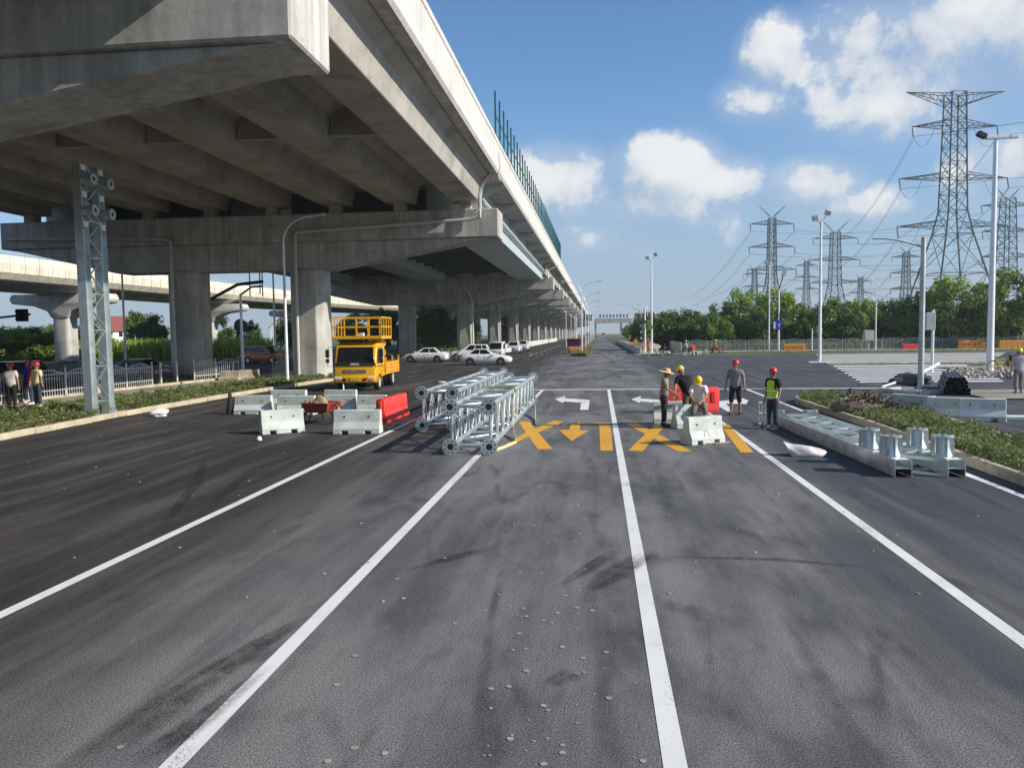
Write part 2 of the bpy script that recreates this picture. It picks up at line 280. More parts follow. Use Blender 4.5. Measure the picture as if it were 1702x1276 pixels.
# ------------------------------------------------------------------ mesh helpers
class MB:
    def __init__(s): s.v = []; s.f = []; s.mi = []; s.cur = 0
    def add(s, vs, fs):
        o = len(s.v); s.v += [tuple(v) for v in vs]; s.f += [tuple(i+o for i in f) for f in fs]; s.mi += [s.cur]*len(fs); return s
    def box(s, c, d, rot=None):
        x, y, z = (q/2 for q in d)
        vs = [Vector((a*x, b*y, e*z)) for a in (-1, 1) for b in (-1, 1) for e in (-1, 1)]
        if rot is not None:
            rm = Euler(rot).to_matrix() if not isinstance(rot, Matrix) else rot
            vs = [rm @ v for v in vs]
        return s.add([v+Vector(c) for v in vs], [(0,1,3,2),(4,6,7,5),(0,4,5,1),(2,3,7,6),(0,2,6,4),(1,5,7,3)])
    def cyl(s, p0, p1, r0, r1=None, n=10, cap=True):
        p0, p1 = Vector(p0), Vector(p1); r1 = r0 if r1 is None else r1
        q = (p1-p0).to_track_quat('Z', 'Y'); u, w = q @ Vector((1, 0, 0)), q @ Vector((0, 1, 0))
        vs = [p+(u*math.cos(2*math.pi*i/n)+w*math.sin(2*math.pi*i/n))*r for p, r in ((p0, r0), (p1, r1)) for i in range(n)]
        fs = [(i, (i+1) % n, n+(i+1) % n, n+i) for i in range(n)]
        if cap: fs += [tuple(range(n-1, -1, -1)), tuple(range(n, 2*n))]
        return s.add(vs, fs)
    def tube(s, pts, r, n=8):
        pts = [Vector(p) for p in pts]; rs = r if isinstance(r, (list, tuple)) else [r]*len(pts)
        vs = []; u = None
        for i, p in enumerate(pts):
            t = (pts[min(i+1, len(pts)-1)]-pts[max(i-1, 0)]).normalized()
            if u is None: u = t.orthogonal().normalized()
            u = (u-t*u.dot(t)).normalized(); w = t.cross(u)
            vs += [p+(u*math.cos(2*math.pi*k/n)+w*math.sin(2*math.pi*k/n))*rs[i] for k in range(n)]
        fs = [(i*n+k, i*n+(k+1) % n, (i+1)*n+(k+1) % n, (i+1)*n+k) for i in range(len(pts)-1) for k in range(n)]
        fs += [tuple(range(n-1, -1, -1)), tuple(range((len(pts)-1)*n, len(pts)*n))]
        return s.add(vs, fs)
    def loft(s, rings, cap=True, closed=True):
        n = len(rings[0]); vs = [v for r in rings for v in r]
        fs = [(i*n+k, i*n+(k+1) % n, (i+1)*n+(k+1) % n, (i+1)*n+k) for i in range(len(rings)-1) for k in range(n if closed else n-1)]
        if cap: fs += [tuple(range(n-1, -1, -1)), tuple(range((len(rings)-1)*n, len(rings)*n))]
        return s.add(vs, fs)
    def prism(s, poly, a, b, axis=0):         # 2-D polygon in the plane normal to axis, extruded from a to b
        def P(t, q): return ((t, q[0], q[1]), (q[0], t, q[1]), (q[0], q[1], t))[axis]
        return s.loft([[P(a, q) for q in poly], [P(b, q) for q in poly]])
    def lathe(s, prof, n=16, c=(0, 0, 0)):
        c = Vector(c)
        return s.loft([[c+Vector((r*math.cos(2*math.pi*k/n), r*math.sin(2*math.pi*k/n), z)) for k in range(n)] for r, z in prof])
    def face(s, pts): return s.add(pts, [tuple(range(len(pts)))])
    def mesh(s, name, mats, bevel=0.0, smooth=False, seg=1, autosm=None):
        me = bpy.data.meshes.new(name); me.from_pydata(s.v, [], s.f)
        for q in (mats if isinstance(mats, (list, tuple)) else [mats]): me.materials.append(M[q])
        if any(s.mi): me.polygons.foreach_set('material_index', s.mi)
        bm = bmesh.new(); bm.from_mesh(me); bmesh.ops.recalc_face_normals(bm, faces=bm.faces)
        if bevel:
            es = [e for e in bm.edges if len(e.link_faces) == 2 and e.calc_face_angle(0) > 0.5]
            bmesh.ops.bevel(bm, geom=es, offset=bevel, segments=seg, affect='EDGES', profile=0.5, clamp_overlap=True)
        if smooth:
            for f in bm.faces: f.smooth = True
            for e in bm.edges:
                if len(e.link_faces) == 2 and e.calc_face_angle(0) > (autosm or 0.7): e.smooth = False
        bm.to_mesh(me); bm.free(); return me
    def obj(s, name, mats, parent=None, bevel=0.0, smooth=False, seg=1, loc=None, rot=None, autosm=None, **kw):
        return ob(name, s.mesh(name, mats, bevel, smooth, seg, autosm), parent, loc, rot, **kw)
def tag(o, label=None, cat=None, group=None, kind=None):
    if label: o['label'] = label
    if cat: o['category'] = cat
    if group: o['group'] = group
    if kind: o['kind'] = kind
    return o
def ob(name, data, parent=None, loc=None, rot=None, scale=None, **kw):
    o = bpy.data.objects.new(name, data); COL.objects.link(o)
    if parent is not None: o.parent = parent
    if loc is not None: o.location = loc
    if rot is not None: o.rotation_euler = rot if not isinstance(rot, (int, float)) else (0, 0, rot)
    if scale is not None: o.scale = scale
    return tag(o, **kw)
def thing(name, label, cat, loc=(0, 0, 0), rz=0.0, group=None, rot=None):
    return ob(name, None, None, loc, rot if rot else (0, 0, rz), label=label, cat=cat, group=group)
_unit = {}
def unit_cyl(mt, n=10, cap=True):
    k = (mt, n)
    if k not in _unit: _unit[k] = MB().cyl((0, 0, 0), (0, 0, 1), 1, 1, n).mesh('round_bar', mt, smooth=True)
    return _unit[k]
def unit_box(mt):
    k = (mt, 'b')
    if k not in _unit: _unit[k] = MB().box((0, 0, 0.5), (2, 2, 1)).mesh('square_bar', mt)
    return _unit[k]
def bar(name, parent, p0, p1, r, mt, n=10, sq=False, r2=None, **kw):
    p0, p1 = Vector(p0), Vector(p1); d = p1-p0
    return ob(name, unit_box(mt) if sq else unit_cyl(mt, n), parent, p0, d.to_track_quat('Z', 'Y').to_euler(), (r, r2 or r, d.length), **kw)
def kids(o): return list(o.children)
def dup(o, loc=None, rz=None, parent=None, label=None, group=None, scale=None):
    c = o.copy(); COL.objects.link(c)
    if parent is not None: c.parent = parent
    if loc is not None: c.location = loc
    if rz is not None: c.rotation_euler = (0, 0, rz)
    if scale is not None: c.scale = scale
    if label: c['label'] = label
    if group: c['group'] = group
    for k in kids(o):
        if k is not c: dup(k, parent=c)
    return c
def arc(p0, p1, bulge, n=8):                  # quadratic bend through a control point
    p0, p1, b = Vector(p0), Vector(p1), Vector(bulge)
    return [(1-t)**2*p0+2*t*(1-t)*b+t*t*p1 for t in (i/n for i in range(n+1))]

# ================================================================== the setting
def sheet(name, polys, mt, z=0.0, **kw):
    mb = MB()
    for p in polys: mb.face([(x, y, z) for x, y in p])
    return mb.obj(name, mt, **kw)
sheet('ground', [[(-1400, -120), (1400, -120), (1400, 2400), (-1400, 2400)]], 'grass_ground', -0.03, kind='structure')
road = sheet('road', [[(-120, -40), (60, -40), (60, 92), (-120, 92)], [(60, 46), (260, 46), (260, 92), (60, 92)], [(-320, 46), (-120, 46), (-120, 92), (-320, 92)]], 'asphalt', 0.0, kind='structure')
far_road = sheet('far_road', [[(-14.5, 92), (-3.2, 92), (-3.6, 200), (-4.0, 620), (-15.5, 620), (-15, 200)], [(-1.3, 92), (4.0, 92), (4.6, 200), (5.0, 620), (-1.3, 620)]], 'asphalt', 0.0, kind='structure')
LX = (-5.88, -2.70, 0.46, 3.62, 6.80)
def mark(name, pts, mt='paint_white', parent=None): return sheet(name, [pts], mt, 0.004, parent=parent or road)
for X in LX[:4]: mark('lane_line', [(X-.075, -6), (X+.075, -6), (X+.075, 37.4), (X-.075, 37.4)])
mark('edge_line', [(6.62, -6), (6.77, -6), (6.92, 37.4), (6.77, 37.4)])
mark('stop_line', [(-6.0, 37.45), (14.4, 37.45), (14.4, 37.85), (-6.0, 37.85)])
def px_mark(name, pix, mt): return mark(name, [tuple(gnd(*p)[:2]) for p in pix], mt)
Y = 'paint_yellow'
px_mark('yellow_cross_stroke', [(862, 701), (880, 701), (918, 746), (894, 747)], Y)
px_mark('yellow_cross_stroke', [(921, 699), (937, 701), (883, 724), (838, 744), (833, 744), (868, 722)], Y).location.z = 0.002
px_mark('yellow_arrow', [(949, 704), (964, 704), (964, 715), (979, 715), (950, 733), (929, 714), (946, 714)], Y)
px_mark('yellow_hook', [(962, 702), (1014, 702), (1019, 748.5), (998, 749), (996, 706), (958, 704)], Y)
px_mark('yellow_cross_stroke', [(1040, 704), (1060, 704), (1150, 750), (1128, 751)], Y)
px_mark('yellow_cross_stroke', [(1088, 706), (1107, 706), (1068, 750), (1044, 749)], Y).location.z = 0.002
px_mark('yellow_stroke', [(1196, 706), (1212, 706), (1253, 752), (1231, 752)], Y).location.z = 0.002
px_mark('turn_arrow', [(922, 663.5), (940, 657.5), (938, 661.5), (980, 665), (978, 681), (964, 681), (966, 669), (937, 667), (936, 669.5)], 'paint_white')
px_mark('turn_arrow', [(1049, 663.5), (1066, 658), (1064, 662), (1110, 665.5), (1108, 681), (1093, 681), (1095, 670), (1064, 667), (1063, 669.5)], 'paint_white')
px_mark('turn_arrow', [(1193, 667), (1228, 663.5), (1229, 660), (1244, 665.5), (1240, 672), (1233, 671), (1206, 671), (1218, 681), (1210, 684), (1192, 674)], 'paint_white')
for k in range(9):
    py = 635.5-3.7*k; a0, a1 = gnd(1428-6.2*k, py), gnd(1430-6.2*k, py-1.9); w = 7.0+.35*k
    mark('crossing_stripe', [(a0.x, a0.y), (a0.x+w, a0.y), (a1.x+w, a1.y), (a1.x, a1.y)])
for k in range(10): mark('lane_dash', [(-8.6-k*.03, 96+k*9), (-8.45-k*.03, 96+k*9), (-8.45-k*.03, 101+k*9), (-8.6-k*.03, 101+k*9)], parent=far_road)
# skid marks and splashes of dried mortar on the near lanes
def skid(pts, w):
    g = [gnd(*p) for p in pts]; P = []
    for k in range(len(g)-1):
        for q in range(6): t = q/6; P.append((g[k].lerp(g[k+1], t), w[k]+(w[k+1]-w[k])*t))
    P.append((g[-1], w[-1])); mb = MB(); al = []; n = len(P)
    for k, (p, ww) in enumerate(P):
        d = (P[min(k+1, n-1)][0]-P[max(k-1, 0)][0]).normalized().cross(Vector((0, 0, 1))); e = min(1, 4*k/n, 4*(n-1-k)/n)
        for u, a in ((-1.3, 0), (-.7, .8), (-.15, .55), (.2, .9), (.75, .7), (1.3, 0)): mb.v.append((p.x+d.x*u*ww, p.y+d.y*u*ww, .0065)); al.append(a*e)
    for k in range(n-1):
        for c in range(5): mb.f.append((k*6+c, k*6+c+1, k*6+c+7, k*6+c+6)); mb.mi.append(0)
    me = bpy.data.meshes.new('skid_mark'); me.from_pydata(mb.v, [], mb.f); me.materials.append(M['skid'])
    at = me.attributes.new('wear', 'FLOAT', 'POINT'); at.data.foreach_set('value', al)
    return ob('skid_mark', me, road)
mt = bpy.data.materials.new('skid'); mt.use_nodes = True; T = NT(mt.node_tree); M['skid'] = mt
pos = T.n('ShaderNodeNewGeometry').outputs['Position']; b = mt.node_tree.nodes['Principled BSDF']
b.inputs['Base Color'].default_value = (0.022, 0.022, 0.023, 1); b.inputs['Roughness'].default_value = 0.85
tr = T.n('ShaderNodeBsdfTransparent'); ms = T.n('ShaderNodeMixShader')
mp = T.n('ShaderNodeMapping'); T.put(mp.inputs[0], pos); mp.inputs['Rotation'].default_value = (0, 0, 0.55); mp.inputs['Scale'].default_value = (2.2, 2.2, 1)
at_ = T.n('ShaderNodeAttribute', attribute_name='wear')
T.put(ms.inputs[0], T.math('MULTIPLY', T.math('MULTIPLY', at_.outputs['Fac'], T.ramp(T.noise(mp.outputs[0], 1.5, 4, 0.6), 0.25, 0.70, 0.25, 1.0)), T.ramp(T.noise(pos, 55, 2, 0.7), 0.30, 0.62, 0.15, 1.0)))
T.put(ms.inputs[1], tr.outputs[0]); T.put(ms.inputs[2], b.outputs[0]); T.put(mt.node_tree.nodes['Material Output'].inputs[0], ms.outputs[0])
for pts, w in (([(925, 978), (985, 940), (1027, 913)], [.03, .10, .06]), ([(965, 990), (1020, 955), (1080, 917)], [.04, .16, .10]), ([(140, 1276), (300, 1155), (430, 1072), (520, 1020)], [.16, .15, .11, .05]),
               ([(220, 1276), (330, 1200), (450, 1105)], [.10, .10, .04]), ([(910, 1140), (960, 1115)], [.06, .12]), ([(840, 905), (760, 925), (670, 950)], [.05, .10, .03]), ([(1100, 925), (1300, 930), (1460, 945)], [.03, .06, .03]),
               ([(330, 860), (420, 780), (560, 738)], [.08, .12, .05]), ([(250, 900), (330, 800), (340, 760)], [.06, .10, .05])):
    skid(pts, w)
rs = random.Random(5); mb = MB()
def splash(x, y, r):
    n = 14; ph = rs.random()*6; mb.face([(x+r*(1+.12*math.sin(2*a+ph))*math.cos(a), y+r*(1+.12*math.cos(3*a+ph))*math.sin(a), .0055) for a in (2*math.pi*k/n for k in range(n))])
for k in range(150):
    t = rs.random(); px, py = rs.gauss(935-40*t, 70), 800+470*t**1.5
    g = gnd(px, min(py, 1290)); splash(g.x, g.y, rs.choice((.006, .009, .012, .016, .022)))
for x, y in ((660, 962), (612, 935), (848, 1228), (640, 1252), (960, 1120), (875, 1115), (935, 1075), (590, 1090), (560, 1138), (545, 1265), (200, 1242), (590, 1243), (1012, 1160), (960, 1010), (985, 1015)):
    g = gnd(x, y); splash(g.x, g.y, .026)
mb.obj('mortar_splashes', 'mortar', road, kind='stuff')
mb = MB()
for k in range(70):
    px, py = rs.uniform(20, 1650), rs.uniform(690, 1000); g = gnd(px, py)
    if -15.5 < g.x < 6.5: mb.box((g.x, g.y, .006), (rs.uniform(.01, .035), rs.uniform(.01, .035), .008), (0, 0, rs.random()*3))
for k in range(110):
    g = gnd(rs.uniform(880, 1090), rs.uniform(586, 593)); mb.box((g.x, g.y, .03), (rs.uniform(.04, .20), rs.uniform(.04, .15), rs.uniform(.02, .07)), (rs.random(), rs.random(), rs.random()*3))
mb.obj('grit', 'rubble', road, kind='stuff')

# ---- kerbed planting beds
_kst = MB().box((0, 0, .09), (.975, .14, .19)).mesh('kerb_stone', 'kerb', bevel=.018, smooth=True)
_kst2 = MB().box((0, 0, .10), (.975, .16, .21)).mesh('kerb_stone', 'kerb', bevel=.022, smooth=True)
def resample(pts, step):
    pts = [Vector((*p, 0)) for p in pts]; out = [pts[0].copy()]; acc = 0.0
    for a, b in zip(pts[:-1], pts[1:]):
        L = (b-a).length; t = step-acc
        while t <= L: out.append(a+(b-a)*(t/L)); t += step
        acc = L-(t-step)
    return out
def kerb_run(parent, pts, me, step=.99, skip=0.0, rnd=random.Random(2)):
    q = resample(pts, step)
    for a, b in zip(q[:-1], q[1:]):
        if rnd.random() < skip: continue
        d = b-a; c = (a+b)/2
        ob('kerb_stone', me, parent, (c.x+rnd.uniform(-.008, .008), c.y, rnd.uniform(-.008, .006)), (rnd.uniform(-.015, .015), rnd.uniform(-.004, .004), math.atan2(d.y, d.x)+rnd.uniform(-.006, .006)))
def leaves(mb, n, place, size, rnd, flat=0.5):
    for _ in range(n):
        p = place()
        if p is None: continue
        s = size*rnd.uniform(.6, 1.35); e = Euler((rnd.gauss(0, flat), rnd.gauss(0, flat), rnd.random()*6.28)).to_matrix()
        mb.add([Vector(p)+e @ Vector(q) for q in ((0, -s, 0), (s*.45, 0, s*.12), (0, s, 0), (-s*.45, 0, s*.12))], [(0, 1, 2, 3)])
def inside(p, poly):
    x, y = p; c = False; j = len(poly)-1
    for i in range(len(poly)):
        xi, yi = poly[i]; xj, yj = poly[j]
        if (yi > y) != (yj > y) and x < (xj-xi)*(y-yi)/(yj-yi)+xi: c = not c
        j = i
    return c
def bed(name, poly, kerb_open, me, hgt, n, seed, lsize=.055, hole=None):
    root = sheet(name, [poly], 'soil', 0.10, kind='structure')
    for k in kerb_open: kerb_run(root, k, me)
    rnd = random.Random(seed); xs = [p[0] for p in poly]; ys = [p[1] for p in poly]
    cl = [(rnd.uniform(min(xs), max(xs)), rnd.uniform(min(ys), max(ys)), rnd.uniform(.18, .45), rnd.uniform(.6, 1.1)) for _ in range(int(n/70))]
    cl = [c for c in cl if inside(c[:2], poly) and not (hole and hole(c[0], c[1]))]
    mb = MB()
    for cx, cy, cr, ch in cl:
        def place():
            a = rnd.random()*6.28; r = cr*math.sqrt(rnd.random())
            x, y = cx+r*math.cos(a), cy+r*math.sin(a)
            if not inside((x, y), poly): return None
            return (x, y, .12+hgt*ch*(1-(r/cr)**2*.6)*rnd.random()**.5)
        leaves(mb, 100, place, lsize, rnd, .75)
    o = mb.obj('ground_cover_plants', 'leaf_shrub', root, kind='stuff'); tag(o, 'low leafy ground cover filling the kerbed bed')
    return root
KL = [(-15.6, 6), (-16.15, 19.4), (-16.6, 25), (-16.75, 33), (-16.55, 39), (-16.3, 43.5), (-15.9, 46.5), (-16.1, 49.6)]
bed('planting_bed', [(-15.7, 6), (-16.25, 19.4), (-16.7, 25), (-16.85, 33), (-16.65, 39), (-16.4, 43.5), (-16, 46.5), (-16.2, 49.6), (-19.6, 49.6), (-20.3, 44), (-20.3, 38), (-20.6, 32), (-21.4, 27), (-21.8, 20), (-21.8, 6)], [KL], _kst, .30, 60000, 11,
    hole=lambda x, y: (abs(x+17.45) < .75 and abs(y-25.6) < .7))
KR = [(7.2, 3), (7.22, 13.7), (7.4, 22), (7.3, 30.2), (7.7, 31.3), (8.6, 32.0), (9.6, 31.6), (9.95, 30.2), (9.8, 24), (9.35, 17), (9.3, 3)]
bed('planting_bed', [(7.28, 3), (7.3, 13.7), (7.48, 22), (7.38, 30.2), (7.75, 31.2), (8.6, 31.9), (9.5, 31.5), (9.87, 30.2), (9.72, 24), (9.27, 17), (9.22, 3)], [KR], _kst2, .34, 36000, 12, lsize=.045,
    hole=lambda x, y: (Vector((x-8.3, y-25.4)).length < .9))
# left walk, fence kerb, strip behind it
sheet('footpath', [[(-15.7-6.1, 4), (-21.8, 20), (-21.4, 27), (-20.6, 32), (-20.3, 38), (-20.3, 44), (-19.6, 49.6), (-23.4, 49.6), (-24.6, 38), (-24.6, 4)]], 'dusty_ground', 0.06, kind='structure')
fk = sheet('fence_verge', [[(-24.7, 4), (-24.7, 38), (-23.5, 49.6), (-26.6, 49.6), (-26.6, 4)]], 'soil', 0.11, kind='structure')
kerb_run(fk, [(-24.65, 18), (-24.65, 38), (-23.5, 49.4)], _kst)
rnd = random.Random(4); mb = MB()
leaves(mb, 5200, lambda: (rnd.uniform(-26.5, -24.9), rnd.uniform(38, 49), .12+.25*rnd.random()), .06, rnd, .8)
mb.obj('ground_cover_plants', 'leaf_shrub', fk, kind='stuff')
# right-hand corner: broken-up pavement, far pavement, pale concrete apron beyond the crossing
sheet('pavement', [[(14.6, 31.2), (60, 31.2), (60, 34.6), (15.2, 36)], [(23, 46), (23.6, 58.6), (60, 58.6), (60, 46)]], 'dusty_ground', 0.05, kind='structure')
isl = sheet('traffic_island', [[(17.5, 62.5), (29.5, 62.3), (31, 66), (44, 90.5), (24, 90.5)]], 'paving', 0.05, kind='structure')
verge = sheet('far_verge', [[(4.3, 93), (10, 101), (20, 104), (260, 99), (260, 116), (-2, 116), (4.6, 110)], ], 'dusty_ground', 0.05, kind='structure')
kerb_run(isl, [(17.5, 62.5), (29.5, 62.3), (60, 62.3)], _kst)
kerb_run(verge, [(20, 103.9), (80, 102.6)], _kst)
sheet('median_strip', [[(-3.2, 92), (-1.3, 92), (-1.3, 620), (-4, 620), (-3.6, 200)]], 'grass_ground', 0.08, kind='structure')
sheet('sandy_path', [[(5.0, 94), (9.0, 96), (9.5, 130), (10.5, 260), (6.2, 260), (5.6, 130)]], 'dusty_ground', 0.09, kind='structure')

# ================================================================== main elevated road
XC = -22.3
via = thing('elevated_road', 'long grey concrete elevated road on paired square columns with pale parapet', 'viaduct', (XC, 0, 0))
PIERS = [-15.6, 16.4, 48.5, 106.7] + [106.7+30*k for k in range(1, 18)]
GX = [s*(2.04+4.08*k) for k in range(4) for s in (-1, 1)]
def girder_mesh(L, zb=10.78):
    prof = [(-.82, zb), (.82, zb), (1.04, 11.9), (1.55, 12.2), (-1.55, 12.2), (-1.04, 11.9)]
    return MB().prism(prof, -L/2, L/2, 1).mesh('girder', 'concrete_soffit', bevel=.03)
gm = {}
for a, b in zip(PIERS[:-1], PIERS[1:]):
    if a == 48.5: continue
    L = b-a-.12; L = round(L, 2)
    if L not in gm: gm[L] = girder_mesh(L)
    for x in GX:
        if a < 0: gm[0] = gm.get(0) or girder_mesh(29.6, 10.27); ob('girder', gm[0], via, (x, .4, 0)); continue      # unseen span overhead: girders made deeper to shift the shadow on the cap
        ob('girder', gm[L], via, (x, (a+b)/2, 0))
        if a < 50 and a > 0:
            for py in (a+.75, b-.75): MB().box((x, py, 10.54), (.7, .7, .48)).obj('bearing', 'concrete_soffit', via)
    MB().prism([(-16.35, 12.32), (-15.2, 12.203), (15.2, 12.203), (16.35, 12.32), (16.35, 12.6), (-16.35, 12.6)], a+.03, b-.03, 1).obj('deck_slab', 'concrete', via)
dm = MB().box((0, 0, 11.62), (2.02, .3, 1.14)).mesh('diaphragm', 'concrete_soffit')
for k in range(7):
    for y in (32.4, .4): ob('diaphragm', dm, via, (-12.24+4.08*k, y, 0))
mb = MB(); mb.box((0, 0, 9.45), (32.6, 2.3, 1.7)); capu = mb.mesh('cap_beam', 'concrete', bevel=.05)
hau = MB().prism([(-15.9, 8.6), (-8.5, 6.9), (5.6, 6.9), (15.9, 8.6)], -.95, .95, 1).mesh('haunch', 'concrete', bevel=.05)
colm = MB().prism([(-1.1, -.62), (-.66, -1.05), (.66, -1.05), (1.1, -.62), (1.1, .62), (.66, 1.05), (-.66, 1.05), (-1.1, .62)], 0, 6.9, 2).mesh('column', 'concrete', bevel=.03)
for y in PIERS:
    c = ob('cap_beam', capu, via, (0, y, 0)); ob('haunch', hau, c)
    for x in (-4.1, 4.05): ob('column', colm, via, (x, y, 0))
pprof = [(16.36, 12.2), (16.47, 12.36), (16.47, 12.72), (16.41, 12.80), (16.41, 13.92), (16.46, 13.97), (16.46, 14.2), (16.14, 14.2), (16.14, 13.95), (16.12, 12.6), (16.36, 12.6)]
pl = [(-16, 8.0, 18), (128, 15, 33)]
for y0, st, n in pl:
    me = MB().prism(pprof, .012, st-.012, 1).mesh('parapet_panel', 'concrete_pale', bevel=.012)
    for k in range(n): ob('parapet_panel', me, via, (0, y0+k*st, 0))
me = MB().prism([(-x, z) for x, z in pprof], -16, 620, 1).obj('parapet', 'concrete_pale', via)
# the steel span over the junction
y0, y1 = 49.7, 105.5
MB().prism([(-16.35, 12.32), (16.35, 12.32), (16.35, 12.6), (-16.35, 12.6)], 48.5, 106.7, 1).obj('deck_slab', 'concrete', via)
for xc in (13.1, 0, -13.1):
    MB().prism([(xc-1.7, 9.95), (xc+1.7, 9.95), (xc+1.7, 12.30), (xc-1.7, 12.30)], y0, y1, 1).obj('steel_box_girder', 'steel_blue', via, bevel=.02)
for k in range(14):
    y = y0+2+k*4.05
    for xc in (6.55, -6.55): MB().box((xc, y, 11.6), (9.68, .3, 1.38)).obj('cross_beam', 'steel_shaded', via)
for k in range(7):
    y = 49.9+8.4*k+.1 if k else 50.6
    MB().prism([(14.81, 11.3), (16.2, 12.18), (16.2, 12.31), (14.81, 12.31)], y-.06, y+.06, 1).obj('bracket', 'steel_blue', via)
MB().cyl((15.0, y0, 11.28), (15.0, y1, 11.20), .09, n=8).obj('drain_pipe', 'pipe_grey', via, smooth=True)
mb = MB(); mb.box((14.99, (y0+y1)/2, 10.98), (.30, y1-y0, .03))
for k in range(60): mb.box((15.1, y0+.5+k*.92, 11.07), (.05, .3, .15))
mb.obj('cable_tray', 'zinc_dull', via)
# drain pipes on the pier beside the junction and on the far piers
P = MB().tube([(16.0, 46.9, 12.3), (15.6, 46.95, 11.9), (15.25, 47.1, 11.2), (15.25, 47.05, 10.25), (14.95, 47.05, 10.0)], .11, 8)
P.tube([(15.25, 47.05, 10.3), (15.25, 47.05, 9.75), (14.6, 47.05, 9.62), (3.9, 47.05, 9.15), (3.62, 47.2, 9.0), (3.6, 47.22, 6.6), (3.6, 47.22, .1)], .10, 8); P.obj('drain_pipe', 'pipe_grey', via, smooth=True)
MB().tube([(-15.6, 47.05, 9.2), (-4.9, 47.05, 8.95), (-4.55, 47.2, 8.8), (-4.55, 47.22, 6.6), (-4.55, 47.22, .1)], .10, 8).obj('drain_pipe', 'pipe_grey', via, smooth=True)
dp = MB().tube([(16.9, -.9, 11.75), (15.6, -.9, 11.2), (15.6, -1.3, 10.1)], .10, 6); dp.tube([(4.5, -1.2, 8.9), (5.25, -1.2, 7.1), (5.25, -.98, .1)], .12, 6)
dpm = dp.mesh('drain_pipe', 'pipe_grey', smooth=True)
for y in PIERS[3:]: ob('drain_pipe', dpm, via, (0, y, 0))
MB().tube([(16.5, 46.6, 13.4), (16.55, 46.7, 12.6), (16.4, 46.8, 12.1), (16.5, 46.9, 11.8)], .04, 6).obj('loose_cable', 'pipe_grey', via)

fen = thing('screen_fence', 'tall dark green post-and-rail screen fence standing on the viaduct parapet', 'fence', (XC+16.28, 46.9, 14.2))
for k in range(39):
    bar('post', fen, (0, k*2.1, -.02), (0, k*2.1, 2.85), .05, 'fence_green', sq=True)
for z in (.35, 1.45): bar('rail', fen, (0.02, 0, z), (0.02, 80, z), .03, 'fence_green', sq=True)

# ================================================================== pale curved ramp beyond
ZR = 11.1
rp = [(-58.5, 20), (-58.3, 45), (-58.0, 70), (-57.6, 95), (-57.0, 120), (-55.5, 145), (-52.0, 168), (-46.5, 190), (-40, 215), (-33, 250), (-29, 300)]
rpt = resample(rp, 2.0)
ramp = thing('flyover_ramp', 'pale clad flyover ramp on round-headed piers beyond the main viaduct', 'viaduct', (0, 0, 0))
def ramp_ring(p, d, prof):
    n = Vector((d.y, -d.x, 0)).normalized()
    return [Vector((p.x, p.y, 0))+n*a+Vector((0, 0, z)) for a, z in prof]
cprof = [(.0, ZR), (.10, ZR), (.22, ZR-.8), (.10, ZR-1.7), (-.5, ZR-2.35), (-.75, ZR-2.35), (-.1, ZR-1.6), (.02, ZR-.8)]
dprof = [(-.2, ZR-1.3), (-.75, ZR-2.5), (-2.2, ZR-3.1), (-7.2, ZR-3.1), (-9.0, ZR-2.3), (-9.3, ZR-.2), (-9.5, ZR-.2), (-9.3, ZR-1.3)]
mbd = MB(); rings = []
for i, p in enumerate(rpt):
    d = (rpt[min(i+1, len(rpt)-1)]-rpt[max(i-1, 0)]).normalized(); rings.append(ramp_ring(p, d, dprof))
mbd.loft(rings); mbd.obj('deck', 'concrete', ramp)
for i in range(len(rpt)-1):
    a, b = rpt[i], rpt[i+1]; d0 = (b-a).normalized(); g = d0*.03
    MB().loft([ramp_ring(a+g, d0, cprof), ramp_ring(b-g, d0, cprof)]).obj('cladding_panel', 'cladding', ramp)
mb = MB()
for i in range(0, len(rpt)-1, 1):
    a = rpt[i]; mb.cyl((a.x-.05, a.y, ZR), (a.x-.05, a.y, ZR+.32), .03, n=5)
for q, w in zip(rpt[:-1], rpt[1:]): mb.cyl((q.x-.05, q.y, ZR+.3), (w.x-.05, w.y, ZR+.3), .03, n=5, cap=False)
mb.obj('handrail', 'pipe_grey', ramp)
for px, Y_ in ((-62.0, 85.5), (-61.6, 119), (-59.6, 152), (-53, 186), (-44, 220)):
    MB().box((px, Y_, 3.2), (1.96, 2.0, 6.4)).obj('pier_column', 'concrete', ramp, bevel=.4, seg=3, smooth=True)
    hp = [(-6.2, 7.4), (-5.9, 6.9), (-3.2, 6.6), (-1.5, 6.0), (-1.0, 5.2), (1.0, 5.2), (1.5, 6.0), (3.2, 6.6), (5.9, 6.9), (6.2, 7.4), (5.9, 7.98), (-5.9, 7.98)]
    MB().prism([(px+a, z) for a, z in hp], Y_-1.1, Y_+1.1, 1).obj('pier_head', 'concrete_pale', ramp, bevel=.15, seg=2, smooth=True)

